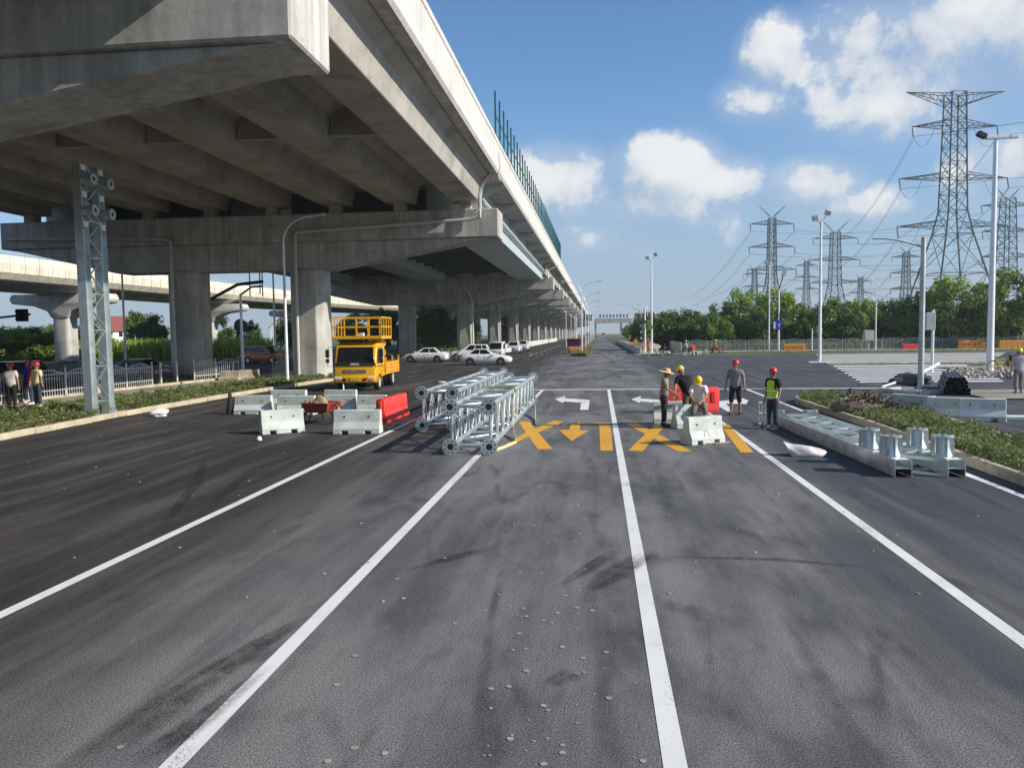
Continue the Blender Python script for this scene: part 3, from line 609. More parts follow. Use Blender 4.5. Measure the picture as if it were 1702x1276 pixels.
# ================================================================== things on the carriageway
def barrier_mesh(mats=('barrier_concrete', 'barrier_sunlit', 'black'), L=1.3, H=.66):
    mb = MB(); prof = [(-.23, .10), (-.22, .16), (-.13, .34), (-.095, H), (.095, H), (.13, .34), (.22, .16), (.23, .10)]
    mb.prism(prof, -L/2, L/2, 0)
    for a, b in ((-L/2, -L/2+.24), (-L/2+.42, L/2-.42), (L/2-.24, L/2)): mb.prism([(-.235, 0), (-.23, .10), (.23, .10), (.235, 0)], a, b, 0)
    return mb.mesh('concrete_barrier', mats[0], bevel=.014)
_bm = barrier_mesh(); _bw = barrier_mesh(('barrier_weathered', 'barrier_weathered', 'black'))
_hole = MB().cyl((0, 0, 0), (0, -.02, 0), .024, n=10).mesh('lifting_hole', 'black')
_sunlit_face = MB().add([(-.64, -.224, .152), (.64, -.224, .152), (.64, -.134, .338), (-.64, -.134, .338)], [(0, 1, 2, 3)]).mesh('sunlit_band', 'barrier_sunlit')  # sloping lower face lightened as if the sun caught it
def barrier(pl, pr, label, group=None, mesh=None, band=False):
    a, b = gnd(*pl), gnd(*pr); d = b-a; L = d.length; rz = math.atan2(d.y, d.x); n = Vector((-math.sin(rz), math.cos(rz), 0))
    c = (a+b)/2+n*.23; sx = max(.75, min(1.25, L/1.3))
    o = ob('concrete_barrier', mesh or _bm, None, c, (0, 0, rz), (sx, 1, 1), label=label, cat='barrier', group=group)
    for x in (-.34, .34): ob('lifting_hole', _hole, o, (x, -.108, .48), (.08, 0, 0))
    if band: ob('sunlit_band', _sunlit_face, o, (0, -.004, 0))
    return o
barrier((436, 723), (507, 718), 'pale concrete barrier turned askew in front of the red handcart, paint scuffed at its foot')
barrier((553, 722), (631, 721.5), 'pale concrete barrier standing square beside the lane line, right of the red handcart')
barrier((388, 689), (448, 689), 'concrete barrier with foot coloured as sunlit beside the dark traffic cone', band=True)
barrier((459, 690), (521, 690), 'concrete barrier with foot coloured as sunlit just behind the red handcart', band=True)
barrier((538, 688), (590, 688), 'concrete barrier with foot coloured as sunlit between handcart sack and red plastic barrier', band=True)
barrier((592, 689), (640, 689), 'shaded concrete barrier touching the end of the red plastic barrier')
barrier((448, 677), (506, 677), 'rear concrete barrier in line with the street lamp, behind the cone side row', band=True)
barrier((537, 677), (590, 677), 'rear concrete barrier right before the yellow truck bumper', band=True)
bb = barrier((1150, 741), (1206, 736), 'bulky concrete barrier with a rope slung over it, at the seated workers')
barrier((1127, 713), (1178, 711), 'concrete barrier the black-shirted worker leans a hand on')
barrier((1088, 705), (1142, 705), 'concrete barrier behind the worker in the straw hat', band=True)
barrier((1476, 689), (1545, 695), 'concrete barrier with foot coloured as sunlit on the side road, first after the planted bed', band=True)
barrier((1548, 697), (1592, 699), 'short concrete barrier with foot coloured as sunlit in the middle of the side road row', band=True)
barrier((1594, 699.5), (1673, 702), 'concrete barrier with foot coloured as sunlit at the outer end of the side road row', band=True)
barrier((365, 634), (397, 633.5), 'weathered brown concrete barrier at the end of the white fence', mesh=_bw)
barrier((399, 632), (432, 631), 'grey-brown concrete barrier beside the signal pole near the fence end', mesh=_bw)
MB().tube([(-.02, .22, .40), (.0, .12, .70), (.02, -.10, .70), (.05, -.155, .38), (.0, -.245, .20), (-.02, -.28, .03), (.20, -.30, .015)], .022, 6).tube([(.16, .12, .69), (.14, -.10, .69), (.10, -.165, .36), (.16, -.255, .18), (.18, -.28, .03), (.42, -.34, .015), (.72, -.30, .012)], .022, 6).obj(
    'rope', 'burlap', loc=bb.location+Vector((-.12, .0, 0)), rot=bb.rotation_euler.z, smooth=True, label='tan rope slung over the bulky barrier by the seated workers', cat='rope')
MB().box((0, 0, .06), (.9, .5, .12)).obj('concrete_slab', 'barrier_concrete', loc=gnd(1690, 700)+Vector((.2, .4, 0)), rot=-.2, bevel=.02, label='flat concrete slab lying past the end of the side road barriers', cat='slab')

def water_barrier(L, H, label, loc, rz, col='red_plastic', parts=True):
    root = thing('plastic_barrier', label, 'barrier', loc, rz)
    prof = [(-.24, 0), (-.23, .12), (-.15, .30), (-.13, H-.05), (-.10, H), (.10, H), (.13, H-.05), (.15, .30), (.23, .12), (.24, 0)]
    mb = MB(); mb.prism(prof, -L/2+.03, L/2-.03, 0); mb.obj('body', col, root, bevel=.02, seg=2, smooth=True)
    n = max(3, int(L/.34))
    for k in range(n):
        x = -L/2+.2+k*(L-.4)/(n-1)
        for s in (-1, 1):
            MB().add([(x-.07, s*.157, .34), (x+.07, s*.157, .34), (x+.07, s*.138, H-.14), (x-.07, s*.138, H-.14), (x-.05, s*.165, .37), (x+.05, s*.165, .37), (x+.05, s*.15, H-.17), (x-.05, s*.15, H-.17)],
                     [(0, 1, 5, 4), (1, 2, 6, 5), (2, 3, 7, 6), (3, 0, 4, 7), (4, 5, 6, 7)]).obj('raised_panel', col, root)
    for s in (-1, 1): MB().box((s*(L/2-.015), 0, H*.55), (.06, .10, H*.7)).obj('end_tongue', col, root, bevel=.02)
    for x in (-L*.22, L*.22): MB().cyl((x, 0, H-.01), (x, 0, H+.03), .05, n=10).obj('filler_cap', col, root, smooth=True)
    return root
a, b = gnd(637, 703), gnd(676, 688); d = b-a
water_barrier(min(d.length, 2.7), .74, 'bright red plastic water barrier set along the lane left of the trusses', (a+b)/2+Vector((-.1, 0, 0)), math.atan2(d.y, d.x))
water_barrier(1.95, .84, 'red plastic water barrier standing across the lane behind the seated workers', gnd(1147, 686)+Vector((0, .25, 0)), 0.02)
g = gnd(384, 689)
root = thing('traffic_cone', 'tall dark grimy traffic cone beside the barrier near the kerb', 'cone', gnd(380, 689)+Vector((0, .15, 0)))
MB().box((0, 0, .02), (.44, .44, .04)).obj('base', 'rubber', root, bevel=.01)
MB().lathe([(.16, .04), (.15, .08), (.045, .80), (.03, .82), (.0, .82)], 18).obj('cone_body', 'rubber', root, smooth=True)

# ---- red handcart with a sack
root = thing('handcart', 'rusty red two-wheeled handcart parked between the concrete barriers', 'cart', gnd(531, 704)+Vector((0, .2, 0)), R(-8))
t = [(-.36, -.34, .36), (.36, -.34, .36), (.36, .34, .36), (-.36, .34, .36)]; u = [(-.46, -.46, .66), (.46, -.46, .66), (.46, .46, .66), (-.46, .46, .66)]
MB().add(t+u+[(x*.96, y*.96, z) for x, y, z in u]+[(x*.93, y*.93, z+.03) for x, y, z in t], [(0, 3, 2, 1), (0, 1, 5, 4), (1, 2, 6, 5), (2, 3, 7, 6), (3, 0, 4, 7), (4, 5, 9, 8), (5, 6, 10, 9), (6, 7, 11, 10), (7, 4, 8, 11), (8, 9, 13, 12), (9, 10, 14, 13), (10, 11, 15, 14), (11, 8, 12, 15), (12, 13, 14, 15)]).obj('tray', 'rust_red', root)
def spoked(parent, x, r=.31):
    w = ob('wheel', MB().loft([[Vector((dx, (r+dr)*math.cos(a), (r+dr)*math.sin(a))) for dx, dr in ((-.025, 0), (0, .02), (.025, 0), (0, -.025))] for a in (2*math.pi*k/24 for k in range(25))], cap=False).mesh('wheel', 'rubber', smooth=True), parent, (x, 0, r+.02))
    for k in range(8): bar('spoke', w, (0, 0, 0), (0, (r-.02)*math.cos(k*.785), (r-.02)*math.sin(k*.785)), .008, 'rust_red', 6)
for x in (-.53, .53): spoked(root, x)
bar('axle', root, (-.55, 0, .33), (.55, 0, .33), .02, 'rust_red', 8)
for x in (-.22, .22): bar('handle', root, (x, .3, .40), (x*1.2, 1.25, .62), .02, 'rust_red', 8); bar('leg', root, (x, .45, .42), (x, .48, .02), .02, 'rust_red', 8)
def lump(name, rx, ry, rz_, mt, seed, loc, label=None, cat=None, parent=None, rot=0.0, amp=.22, tail=None):
    rnd = random.Random(seed); bm = bmesh.new(); bmesh.ops.create_icosphere(bm, subdivisions=3, radius=1)
    ph = [(Vector((rnd.gauss(0, 1), rnd.gauss(0, 1), rnd.gauss(0, 1)))*2.2, rnd.random()*6) for _ in range(6)]
    for v in bm.verts:
        k = 1+amp*sum(math.sin(v.co.dot(q)+f) for q, f in ph)/3; z = v.co.z*k
        v.co = Vector((v.co.x*k*rx, v.co.y*k*ry, max(z, -.45)*rz_+.45*rz_))
    if tail:
        for v in bm.verts:
            if v.co.x < -rx*.55: f = min(1, (-v.co.x/rx-.55)/.4); v.co = v.co.lerp(Vector(tail)+(v.co-Vector((-rx, 0, 0)))*.35, f*.8)
    for f in bm.faces: f.smooth = True
    me = bpy.data.meshes.new(name); bm.to_mesh(me); bm.free(); me.materials.append(M[mt])
    return ob(name, me, parent, loc, (0, 0, rot), label=label, cat=cat)
lump('burlap_sack', .25, .22, .30, 'burlap', 3, gnd(531, 704)+Vector((-.05, .25, .40)), 'lumpy tan sack sitting in the red handcart', 'sack')
lump('woven_sack', .50, .26, .17, 'sack', 5, gnd(1338, 758)+Vector((0, .1, 0)), 'white and lilac woven sack dropped on the lane beside the lying column', 'sack', rot=-.12, tail=(-.40, 0, .30))
lump('plastic_bag', .28, .20, .17, 'sack', 9, gnd(262, 692)+Vector((0, .1, 0)), 'crumpled pale plastic bag against the kerb of the left bed', 'bag', rot=.3, amp=.4)
lump('plastic_cup', .06, .06, .08, 'sign_white', 4, gnd(431, 732), 'small white plastic cup lying on the road before the askew barrier', 'cup')
lump('plastic_bag', .22, .14, .06, 'sack', 21, gnd(733, 636), 'flattened white plastic bag lying on the asphalt near the truck', 'bag', amp=.4)
root = thing('plastic_bottle', 'small clear plastic bottle standing on a rear concrete barrier', 'bottle', gnd(568, 677)+Vector((0, .25, .66)))
MB().lathe([(.032, 0), (.033, .12), (.03, .15), (.012, .19), (.012, .205), (0, .205)], 10).obj('bottle_body', 'lamp_lens', root, smooth=True)
MB().lathe([(.015, .20), (.015, .225), (0, .225)], 8).obj('cap', 'sign_white', root)

# ---- triangular-braced tube trusses with bolted end flanges
_fl = MB()
n = 24
def ringp(r, z): return [Vector((r*math.cos(2*math.pi*k/n), r*math.sin(2*math.pi*k/n), z)) for k in range(n)]
_fl.loft([ringp(.075, 0), ringp(.19, 0), ringp(.19, .028), ringp(.075, .028), ringp(.075, 0)], cap=False)
_flm = _fl.mesh('end_flange', 'zinc_dull', smooth=True)
_bolt = MB().cyl((0, 0, -.004), (0, 0, .034), .018, n=8).mesh('bolt_hole', 'black')
_bore = MB().cyl((0, 0, .002), (0, 0, .027), .0745, n=20).mesh('tube_bore', 'black')
def flange(parent, p, q, name='end_flange'):
    f = ob(name, _flm, parent, p, q)
    ob('tube_bore', _bore, f)
    for k in range(8): a = k*math.pi/4+.39; ob('bolt_hole', _bolt, f, (.135*math.cos(a), .135*math.sin(a), 0))
    return f
def truss(label, loc, L, S=.88, rz=0.0):
    root = thing('tube_truss', label, 'truss', loc, rz); h = S/2; z0 = .19
    cs = [(-h, z0), (h, z0), (h, z0+S+.02), (-h, z0+S+.02)]
    for x, z in cs:
        bar('chord', root, (x, .03, z), (x, L-.03, z), .075, 'zinc', 14)
        flange(root, (x, 0, z), (R(-90), 0, 0)); flange(root, (x, L, z), (R(90), 0, 0))
    N = 10; st = (L-.5)/N
    for k in range(N+1):
        y = .25+k*st
        for i in range(4):
            (x0, za), (x1, zb) = cs[i], cs[(i+1) % 4]
            bar('cross_tube', root, (x0, y, za), (x1, y, zb), .036 if i % 2 else .045, 'zinc', 8)
            if k < N:
                if i % 2 == 1: 
                    bar('brace', root, (x0, y, za), (x1, y+st/2, zb), .028, 'zinc', 8); bar('brace', root, (x1, y+st/2, zb), (x0, y+st, za), .028, 'zinc', 8)
                else:
                    a, b = ((x0, y, za), (x1, y+st, zb)) if k % 2 else ((x1, y, zb), (x0, y+st, za)); bar('brace', root, a, b, .028, 'zinc', 8)
    return root
truss('galvanised tube truss lying on the lane line, yellow straps hanging off its side', (-2.89, 17.2, 0), 11.9)
truss('galvanised tube truss lying alongside, towards the red plastic barrier, without straps', (-4.50, 21.4, 0), 11.9)
def ribbon(pts, w, name, label, mt='strap'):
    mb = MB()
    for a, b in zip(pts[:-1], pts[1:]):
        a, b = Vector(a), Vector(b); d = (b-a).normalized(); n = d.cross(Vector((1, .3, .05))).normalized()*w; t = n.cross(d).normalized()*.006
        mb.loft([[a-n-t, a+n-t, a+n+t, a-n+t], [b-n-t, b+n-t, b+n+t, b-n+t]])
    return mb.obj(name, mt, label=label, cat='strap', group=None)
ribbon([(-3.3, 22.2, 1.19), (-2.9, 22.2, 1.175), (-2.42, 22.1, 1.18), (-2.33, 22.0, 1.08), (-2.33, 21.6, .62), (-2.32, 21.0, .25), (-2.2, 20.2, .10), (-2.05, 19.2, .02), (-2.25, 18.3, .015), (-2.45, 17.6, .02)], .05, 'lifting_strap', 'long yellow webbing strap looped over the truss and trailing to its near flange')
ribbon([(-2.5, 27.8, 1.18), (-2.33, 27.7, 1.05), (-2.31, 27.2, .55), (-2.1, 25.8, .18), (-2.0, 24.4, .03), (-1.85, 22.9, .012), (-1.2, 22.7, .012)], .05, 'lifting_strap', 'yellow webbing strap hanging off the far part of the truss onto the yellow cross')

# ---- gantry columns: pairs of H-section legs laced with bars, four flanged stubs near the head
def gantry_column(label, mtx):
    root = thing('gantry_column', label, 'steel column'); root.matrix_world = mtx
    H = 8.55; U = .47
    for s in (-1, 1):
        mb = MB(); u = s*U
        for k in (-1, 1): mb.box((0, u+k*.15, H/2+.02), (.30, .014, H))
        mb.box((0, u, H/2+.02), (.012, .286, H)); mb.obj('leg', 'zinc', root)
        MB().box((0, u, .012), (.48, .44, .024)).obj('base_plate', 'zinc_dull', root)
        for k in (-.12, .12): MB().prism([(.012+.15, .024), (.235, .024), (.165, .34), (.162, .34)], u+k-.006, u+k+.006, 1).obj('gusset', 'zinc_dull', root)
        for z in (H-.55, H-1.6):
            mb = MB().lathe([(.185, 0), (.13, .16), (.13, .36), (.0, .36)], 18); 
            st = mb.obj('stub', 'zinc', root, smooth=True, loc=(.15, u, z), rot=(0, R(90), 0))
            for q in range(6): MB().box((.15*math.cos(q*1.047), .15*math.sin(q*1.047), .18), (.012, .10, .34), (0, 0, q*1.047+1.57)).obj('stiffener', 'zinc', st)
            ff = flange(root, (.15+.36, u, z), (0, R(90), 0), 'stub_flange'); ff.scale = (1.0, 1.0, 1.0)
        for z in (H-1.05, H-2.05, H-.15): MB().box((.156, u, z), (.010, .24, .20)).obj('splice_plate', 'sign_white', root)
    for v in (-.14, .14):
        z = .5; k = 0
        while z < H-.4:
            a, b = ((v, -U+.16, z), (v, U-.16, z+.56)) if k % 2 else ((v, U-.16, z), (v, -U+.16, z+.56))
            bar('lacing_bar', root, a, b, .028, 'zinc', sq=True, r2=.01)
            if k % 2 == 0: bar('lacing_strut', root, (v, -U+.16, z-.07), (v, U-.16, z-.07), .03, 'zinc', sq=True, r2=.012)
            z += .62; k += 1
    return root
gantry_column('upright galvanised steel column of laced H-beams standing in the left planting bed', Matrix.Translation((-17.42, 25.6, .11)) @ Euler((0, R(-.4), 0)).to_matrix().to_4x4())
# the twin lies on the right-hand lane: its axis runs along the ground, the stubs point up
ax = (Vector((5.98, 14.85, .17))-Vector((5.62, 23.4, .17))).normalized(); upv = Vector((0, 0, 1)); uu = upv.cross(ax).normalized()
mrot = Matrix((upv, ax.cross(upv).normalized(), ax)).transposed().to_4x4()
gantry_column('galvanised laced steel column lying along the right lane, flanged stubs pointing up', Matrix.Translation(Vector((5.98, 14.85, .165))-ax*8.57) @ mrot)
root = thing('anchor_cage', 'small grey anchor bolt cage standing by the worker in the green vest', 'bolt cage', gnd(1277, 711)+Vector((.05, .35, 0)))
for k in range(6): a = k*1.047; bar('anchor_rod', root, (.24*math.cos(a), .24*math.sin(a), 0), (.24*math.cos(a), .24*math.sin(a), .72), .014, 'zinc_dull', 6)
for z in (.06, .36, .66): MB().tube([(.26*math.cos(a), .26*math.sin(a), z) for a in (2*math.pi*k/16 for k in range(17))], .012, 5).obj('hoop', 'zinc_dull', root)

# ---- bundle of dark pipes, lying pole, kerb ring at the right corner
pb = gnd(1590, 657); pe = Vector((16.6, 39.4, 0)); d = (pe-pb); d.z = 0; L = 5.2; d.normalize(); nrm = Vector((-d.y, d.x, 0))
root = thing('pipe_bundle', 'stack of dark grey plastic pipes lying on the broken pavement corner', 'pipes', pb)
rows = [6, 6, 5, 5, 4]; r = .082
pm = MB().loft([[Vector((rr*math.cos(2*math.pi*k/12), rr*math.sin(2*math.pi*k/12), z)) for k in range(12)] for rr, z in ((r*.8, L), (r, L), (r, 0), (r*.82, 0), (r*.82, .6))], cap=False).mesh('pipe', 'pipe_dark', smooth=True)
for j, nn in enumerate(rows):
    for k in range(nn):
        p = nrm*((k-(nn-1)/2)*2*r*1.01)+Vector((0, 0, r+j*r*1.75))+d*random.uniform(-.12, .12)
        ob('pipe', pm, root, p, d.to_track_quat('Z', 'Y').to_euler())
a, b = gnd(1466, 645), gnd(1560, 617)
MB().tube([a+Vector((0, 0, .06)), (a+b)/2+Vector((0, 0, .12)), b+Vector((0, 0, .5))], [.05, .08, .10], 10).obj('lamp_pole', 'white_pole', smooth=True, label='long pale tapered pole lying aslant behind the dark pipes', cat='pole')
rg = thing('kerb_ring', 'low curved concrete kerb ring round the base of the signal pole', 'kerb', gnd(1525, 652))
for k in range(9):
    a = R(120)+k*R(24); MB().box((1.1*math.cos(a), 1.0*math.sin(a), .08), (.16, .45, .18), (0, 0, a)).obj('kerb_stone', 'barrier_concrete', rg, bevel=.02)
heap = lump('tarpaulin_heap', .75, 1.3, .30, 'tarp_dark', 13, gnd(1516, 638), 'dark netting heap lying behind the bundle of pipes', 'heap', amp=.5)
lump('brush_heap', .72, .62, .34, 'soil', 17, Vector((8.25, 25.4, .10)), 'dark heap of dead brush dumped on the right planting bed', 'heap', amp=.35)
rnd = random.Random(8); mb = MB(); leaves(mb, 1500, lambda: (8.25+rnd.gauss(0, .38), 25.4+rnd.gauss(0, .34), .16+abs(rnd.gauss(0, .22))), .07, rnd, 1.2)
mb.obj('dead_twigs', 'leaf_dead', bpy.data.objects['brush_heap'], kind='stuff').matrix_parent_inverse = Matrix.Translation((-8.25, -25.4, -.10))
lump('plastic_sheet', .34, .2, .07, 'sign_white', 31, Vector((8.05, 25.9, .44)), 'crumpled white plastic sheet on top of the brush heap', 'sheet', amp=.4)

# ================================================================== vehicles
def make_wheel(r=.32, w=.20, rim='chrome', dark=False):
    t = MB().lathe([(r*.62, -w/2), (r*.93, -w/2), (r, -w*.32), (r, w*.32), (r*.93, w/2), (r*.62, w/2), (r*.62, -w/2)], 28).mesh('tyre', 'rubber', smooth=True)
    mb = MB().lathe([(r*.61, w*.30), (r*.64, w*.46), (r*.60, w*.46), (r*.56, w*.22), (0, w*.22)], 24)
    for k in range(5):
        a = k*1.2566; mb.box((r*.34*math.cos(a), r*.34*math.sin(a), w*.36), (r*.50, r*.17, w*.14), (0, 0, a))
    mb.cyl((0, 0, w*.2), (0, 0, w*.47), r*.16, n=10)
    return t, mb.mesh('rim', rim, smooth=True)
def put_wheel(parent, meshes, loc, side):
    w = ob('wheel', meshes[0], parent, loc, (R(-90)*side, 0, 0)); ob('rim', meshes[1], w)
    return w
WH_CAR = make_wheel(); WH_TRUCK = make_wheel(.42, .24, 'pipe_grey'); WH_SUV = make_wheel(.36, .22)
CARS = {
 'sedan': dict(L=4.6, st=[(-2.30, .38, .74, .70), (-2.24, .28, .92, .82), (-2.0, .2, 1.03, .88), (-1.2, .18, 1.0, .90), (0, .18, .97, .90), (.85, .18, .96, .90), (1.45, .18, .88, .89), (1.95, .2, .78, .86), (2.2, .24, .68, .76), (2.3, .34, .58, .62)],
               cab=(-1.85, 1.02, -.98, .10, .97, 1.45, .80, .58), wx=(-1.32, 1.38), wr=WH_CAR),
 'suv': dict(L=4.6, st=[(-2.28, .42, .95, .74), (-2.22, .34, 1.10, .85), (-1.9, .27, 1.12, .91), (-1.0, .25, 1.08, .92), (.2, .25, 1.06, .92), (.9, .25, 1.05, .92), (1.5, .26, 1.0, .91), (2.0, .28, .92, .87), (2.22, .32, .80, .77), (2.3, .42, .68, .64)],
             cab=(-2.20, .95, -1.75, .12, 1.07, 1.68, .82, .64), wx=(-1.35, 1.38), wr=WH_SUV),
 'van': dict(L=4.5, st=[(-2.24, .40, 1.0, .74), (-2.2, .30, 1.08, .84), (-1.9, .24, 1.10, .87), (-.8, .24, 1.08, .88), (.4, .24, 1.05, .88), (1.1, .24, 1.0, .88), (1.6, .25, .92, .86), (2.0, .28, .82, .82), (2.2, .36, .66, .70)],
             cab=(-2.19, 1.35, -2.05, .45, 1.06, 1.78, .81, .68), wx=(-1.3, 1.35), wr=WH_CAR)}
def car(kind, paint_, label, loc, rz, group=None):
    C = CARS[kind]; root = thing('car', label, 'car', loc, rz, group)
    rings = []
    for x, zb, zt, w in C['st']:
        rings.append([Vector((x, y, z)) for y, z in ((-w*.86, zb), (w*.86, zb), (w*.98, zb+.12), (w, (zb+zt)/2), (w*.97, zt-.10), (w*.86, zt-.02), (w*.4, zt+.02), (-w*.4, zt+.02), (-w*.86, zt-.02), (-w*.97, zt-.10), (-w, (zb+zt)/2), (-w*.98, zb+.12))])
    MB().loft(rings).obj('body', paint_, root, smooth=True, autosm=.9)
    xb0, xb1, xr0, xr1, zb, zr, wb, wr = C['cab']; zb -= .05
    B = [Vector((xb0, -wb, zb)), Vector((xb1, -wb, zb)), Vector((xb1, wb, zb)), Vector((xb0, wb, zb))]
    T_ = [Vector((xr0, -wr, zr)), Vector((xr1, -wr, zr)), Vector((xr1, wr, zr)), Vector((xr0, wr, zr))]
    MB().add(B+T_, [(0, 1, 5, 4), (1, 2, 6, 5), (2, 3, 7, 6), (3, 0, 4, 7), (4, 5, 6, 7)]).obj('cabin', paint_, root, bevel=.05, seg=3, smooth=True)
    def pane(name, a, b, c, d, u0, u1, v0, v1, mt='glass_dark'):
        f = lambda u, v: (a*(1-u)+b*u)*(1-v)+(d*(1-u)+c*u)*v
        n = (b-a).cross(d-a).normalized()*.006
        p = [f(u0, v0)+n, f(u1, v0)+n, f(u1, v1)+n, f(u0, v1)+n]
        return MB().add(p+[q-n*3 for q in p], [(0, 1, 2, 3), (0, 4, 5, 1), (1, 5, 6, 2), (2, 6, 7, 3), (3, 7, 4, 0)]).obj(name, mt, root)
    pane('windscreen', B[1], B[2], T_[2], T_[1], .07, .93, .12, .93); pane('rear_window', B[3], B[0], T_[0], T_[3], .09, .91, .16, .92)
    for a, b, c, d in ((B[0], B[1], T_[1], T_[0]), (B[2], B[3], T_[3], T_[2])):
        fr = a is B[2]
        for u0, u1 in ((.13, .45), (.48, .86)) if kind == 'sedan' else ((.08, .27), (.30, .57), (.60, .88)):
            if fr: u0, u1 = 1-u1, 1-u0
            pane('side_window', a, b, c, d, u0, u1, .14, .88)
    x0, zb0, zt0, w0 = C['st'][-3]; xr_, zbr, ztr, wr_ = C['st'][2]
    for s in (-1, 1):
        for x in C['wx']:
            r = .32 if C['wr'] is WH_CAR else .36
            MB().cyl((x, s*(.80), r+.02), (x, s*.902 if kind != 'van' else s*.885, r+.02), r+.055, n=24).obj('wheel_arch', 'black', root, smooth=True)
            put_wheel(root, C['wr'], (x, s*.83, r), s)
        lx = C['L']/2
        MB().add([(lx-.42, s*.80, zt0-.06), (lx-.10, s*.60, zt0-.20), (lx-.05, s*.52, zt0-.26), (lx-.36, s*.83, zt0-.20)], [(0, 1, 2, 3)]).obj('headlight', 'lamp_lens', root)
        MB().box((-lx+.12, s*.68, ztr-.20), (.16, .26, .15)).obj('tail_light', 'lamp_red', root, bevel=.02)
        MB().box((xb1-.12, s*(wb+.16), zb+.13), (.12, .20, .13)).obj('wing_mirror', paint_, root, bevel=.03)
        for x in (-.38, .62): MB().box((x-.1, s*.905, zb-.10), (.20, .02, .03)).obj('door_handle', paint_, root)
        for x in (-.05,): MB().box((x, s*.897, (zb+.25)/2+.06), (.012, .012, zb-.40)).obj('door_gap', 'black', root)
    MB().box((C['L']/2-.03, 0, .40), (.06, .9, .14)).obj('grille', 'black', root, bevel=.02)
    MB().box((-C['L']/2-.005, 0, .62), (.03, .44, .13)).obj('number_plate', 'sign_blue', root)
    return root
g = gnd(806, 607); car('sedan', 'car_white', 'white saloon car crossing the junction nose to the right', (g.x, g.y+.9, 0), R(1))
g = gnd(741, 602); car('sedan', 'car_white', 'white saloon car passing behind the yellow truck, red tail lamp showing', (g.x-2.2, g.y+.9, 0), R(180))
g = gnd(778, 600); car('suv', 'car_white', 'white estate-type car just behind the crossing saloon', (g.x, g.y+1.6, 0), R(184))
g = gnd(853, 588); car('suv', 'car_white', 'white off-roader seen from behind, waiting beside the low wall', (g.x, g.y+2.3, 0), R(90))
g = gnd(868, 584); car('suv', 'car_white', 'white off-roader farther up the low wall, seen from behind', (g.x, g.y+2.3, 0), R(91))
g = gnd(432, 604); car('van', 'car_orange', 'orange people carrier with roof rack on the cross street under the ramp', (g.x, g.y+.9, 0), R(-3))
g = gnd(100, 652); car('suv', 'car_dark', 'black off-roader on the road behind the arched white fence', (-28.4, 36.2, 0), R(96))
g = gnd(236, 637); car('sedan', 'car_brown', 'brown saloon car on the road behind the fence, next to the twin column', (g.x-1.3, g.y+1.2, 0), R(172))

# small white pickup, nose towards the junction
g = gnd(828, 596); root = thing('pickup_truck', 'small white pickup truck facing the junction behind the saloon cars', 'truck', (g.x, g.y+1.2, 0), R(-98))
MB().prism([(.4, .45), (1.9, .45), (1.95, .9), (1.75, 1.05), (1.35, 1.85), (.5, 1.9), (.4, 1.8)], -.82, .82, 1).obj('cab', 'car_white', root, bevel=.06, seg=2, smooth=True)
MB().add([(1.76, -.70, 1.08), (1.76, .70, 1.08), (1.42, .64, 1.76), (1.42, -.64, 1.76)], [(0, 1, 2, 3)]).obj('windscreen', 'glass_dark', root, loc=(.012, 0, .01))
for s in (-1, 1): 
    MB().add([(.6, s*.825, 1.1), (1.55, s*.825, 1.1), (1.3, s*.825, 1.7), (.6, s*.825, 1.7)], [(0, 1, 2, 3)]).obj('side_window', 'glass_dark', root)
    MB().box((1.94, s*.6, .72), (.06, .3, .16)).obj('headlight', 'lamp_lens', root, bevel=.02)
    for x in (1.25, -1.2): put_wheel(root, WH_CAR, (x, s*.72, .32), s)
    MB().box((-.95, s*.80, .95), (2.6, .05, .45)).obj('side_board', 'car_white', root)
MB().box((-.95, 0, .70), (2.6, 1.62, .08)).obj('bed', 'car_white', root); MB().box((-2.22, 0, .95), (.05, 1.6, .45)).obj('tailgate', 'car_white', root)
MB().box((-.2, 0, .5), (3.6, .7, .2)).obj('chassis', 'black', root)

# ---- yellow lift truck
TR = thing('lift_truck', 'yellow work truck with caged lift platform over its cab, parked by the pier', 'truck', (-12.0, 38.9, 0), R(-86))
MB().box((-1.4, 0, .62), (6.0, .85, .22)).obj('chassis', 'black', TR)
cabp = [(-.35, .62), (-.35, 2.20), (-.2, 2.34), (1.05, 2.34), (1.30, 2.22), (1.62, 1.42), (1.70, 1.25), (1.74, .72), (1.66, .62)]
MB().prism(cabp, -1.02, 1.02, 1).obj('cab', 'truck_yellow', TR, bevel=.07, seg=3, smooth=True)
ws = lambda y, t: (1.335+.30*(1-t)+.012, y, 2.16-.76*(1-t)+.0)
MB().add([ws(-.90, 0), ws(.90, 0), ws(.86, 1), ws(-.86, 1)], [(0, 1, 2, 3)]).obj('windscreen', 'glass_dark', TR)
MB().add([(1.645, -.97, 1.40), (1.645, .97, 1.40), (1.722, .97, 1.24), (1.722, -.97, 1.24)], [(0, 1, 2, 3)]).obj('front_panel', 'black', TR, loc=(.008, 0, .004))
def text(name, body, size, mt, parent, loc, rot, extrude=.002, align='CENTER'):
    cu = bpy.data.curves.new(name, 'FONT'); cu.body = body; cu.size = size; cu.extrude = extrude; cu.align_x = align; cu.align_y = 'CENTER'; cu.materials.append(M[mt])
    t = bpy.data.objects.new(name, cu); COL.objects.link(t); me = bpy.data.meshes.new_from_object(t.evaluated_get(bpy.context.evaluated_depsgraph_get()))
    bpy.data.objects.remove(t, do_unlink=True); me.materials.clear(); me.materials.append(M[mt])
    return ob(name, me, parent, loc, rot)
text('lettering', 'DFAC', .17, 'sign_white', TR, (1.70, 0, 1.32), (R(64), 0, R(90)))
MB().box((1.735, 0, .98), (.03, 1.1, .15)).obj('grille', 'black', TR, bevel=.01)
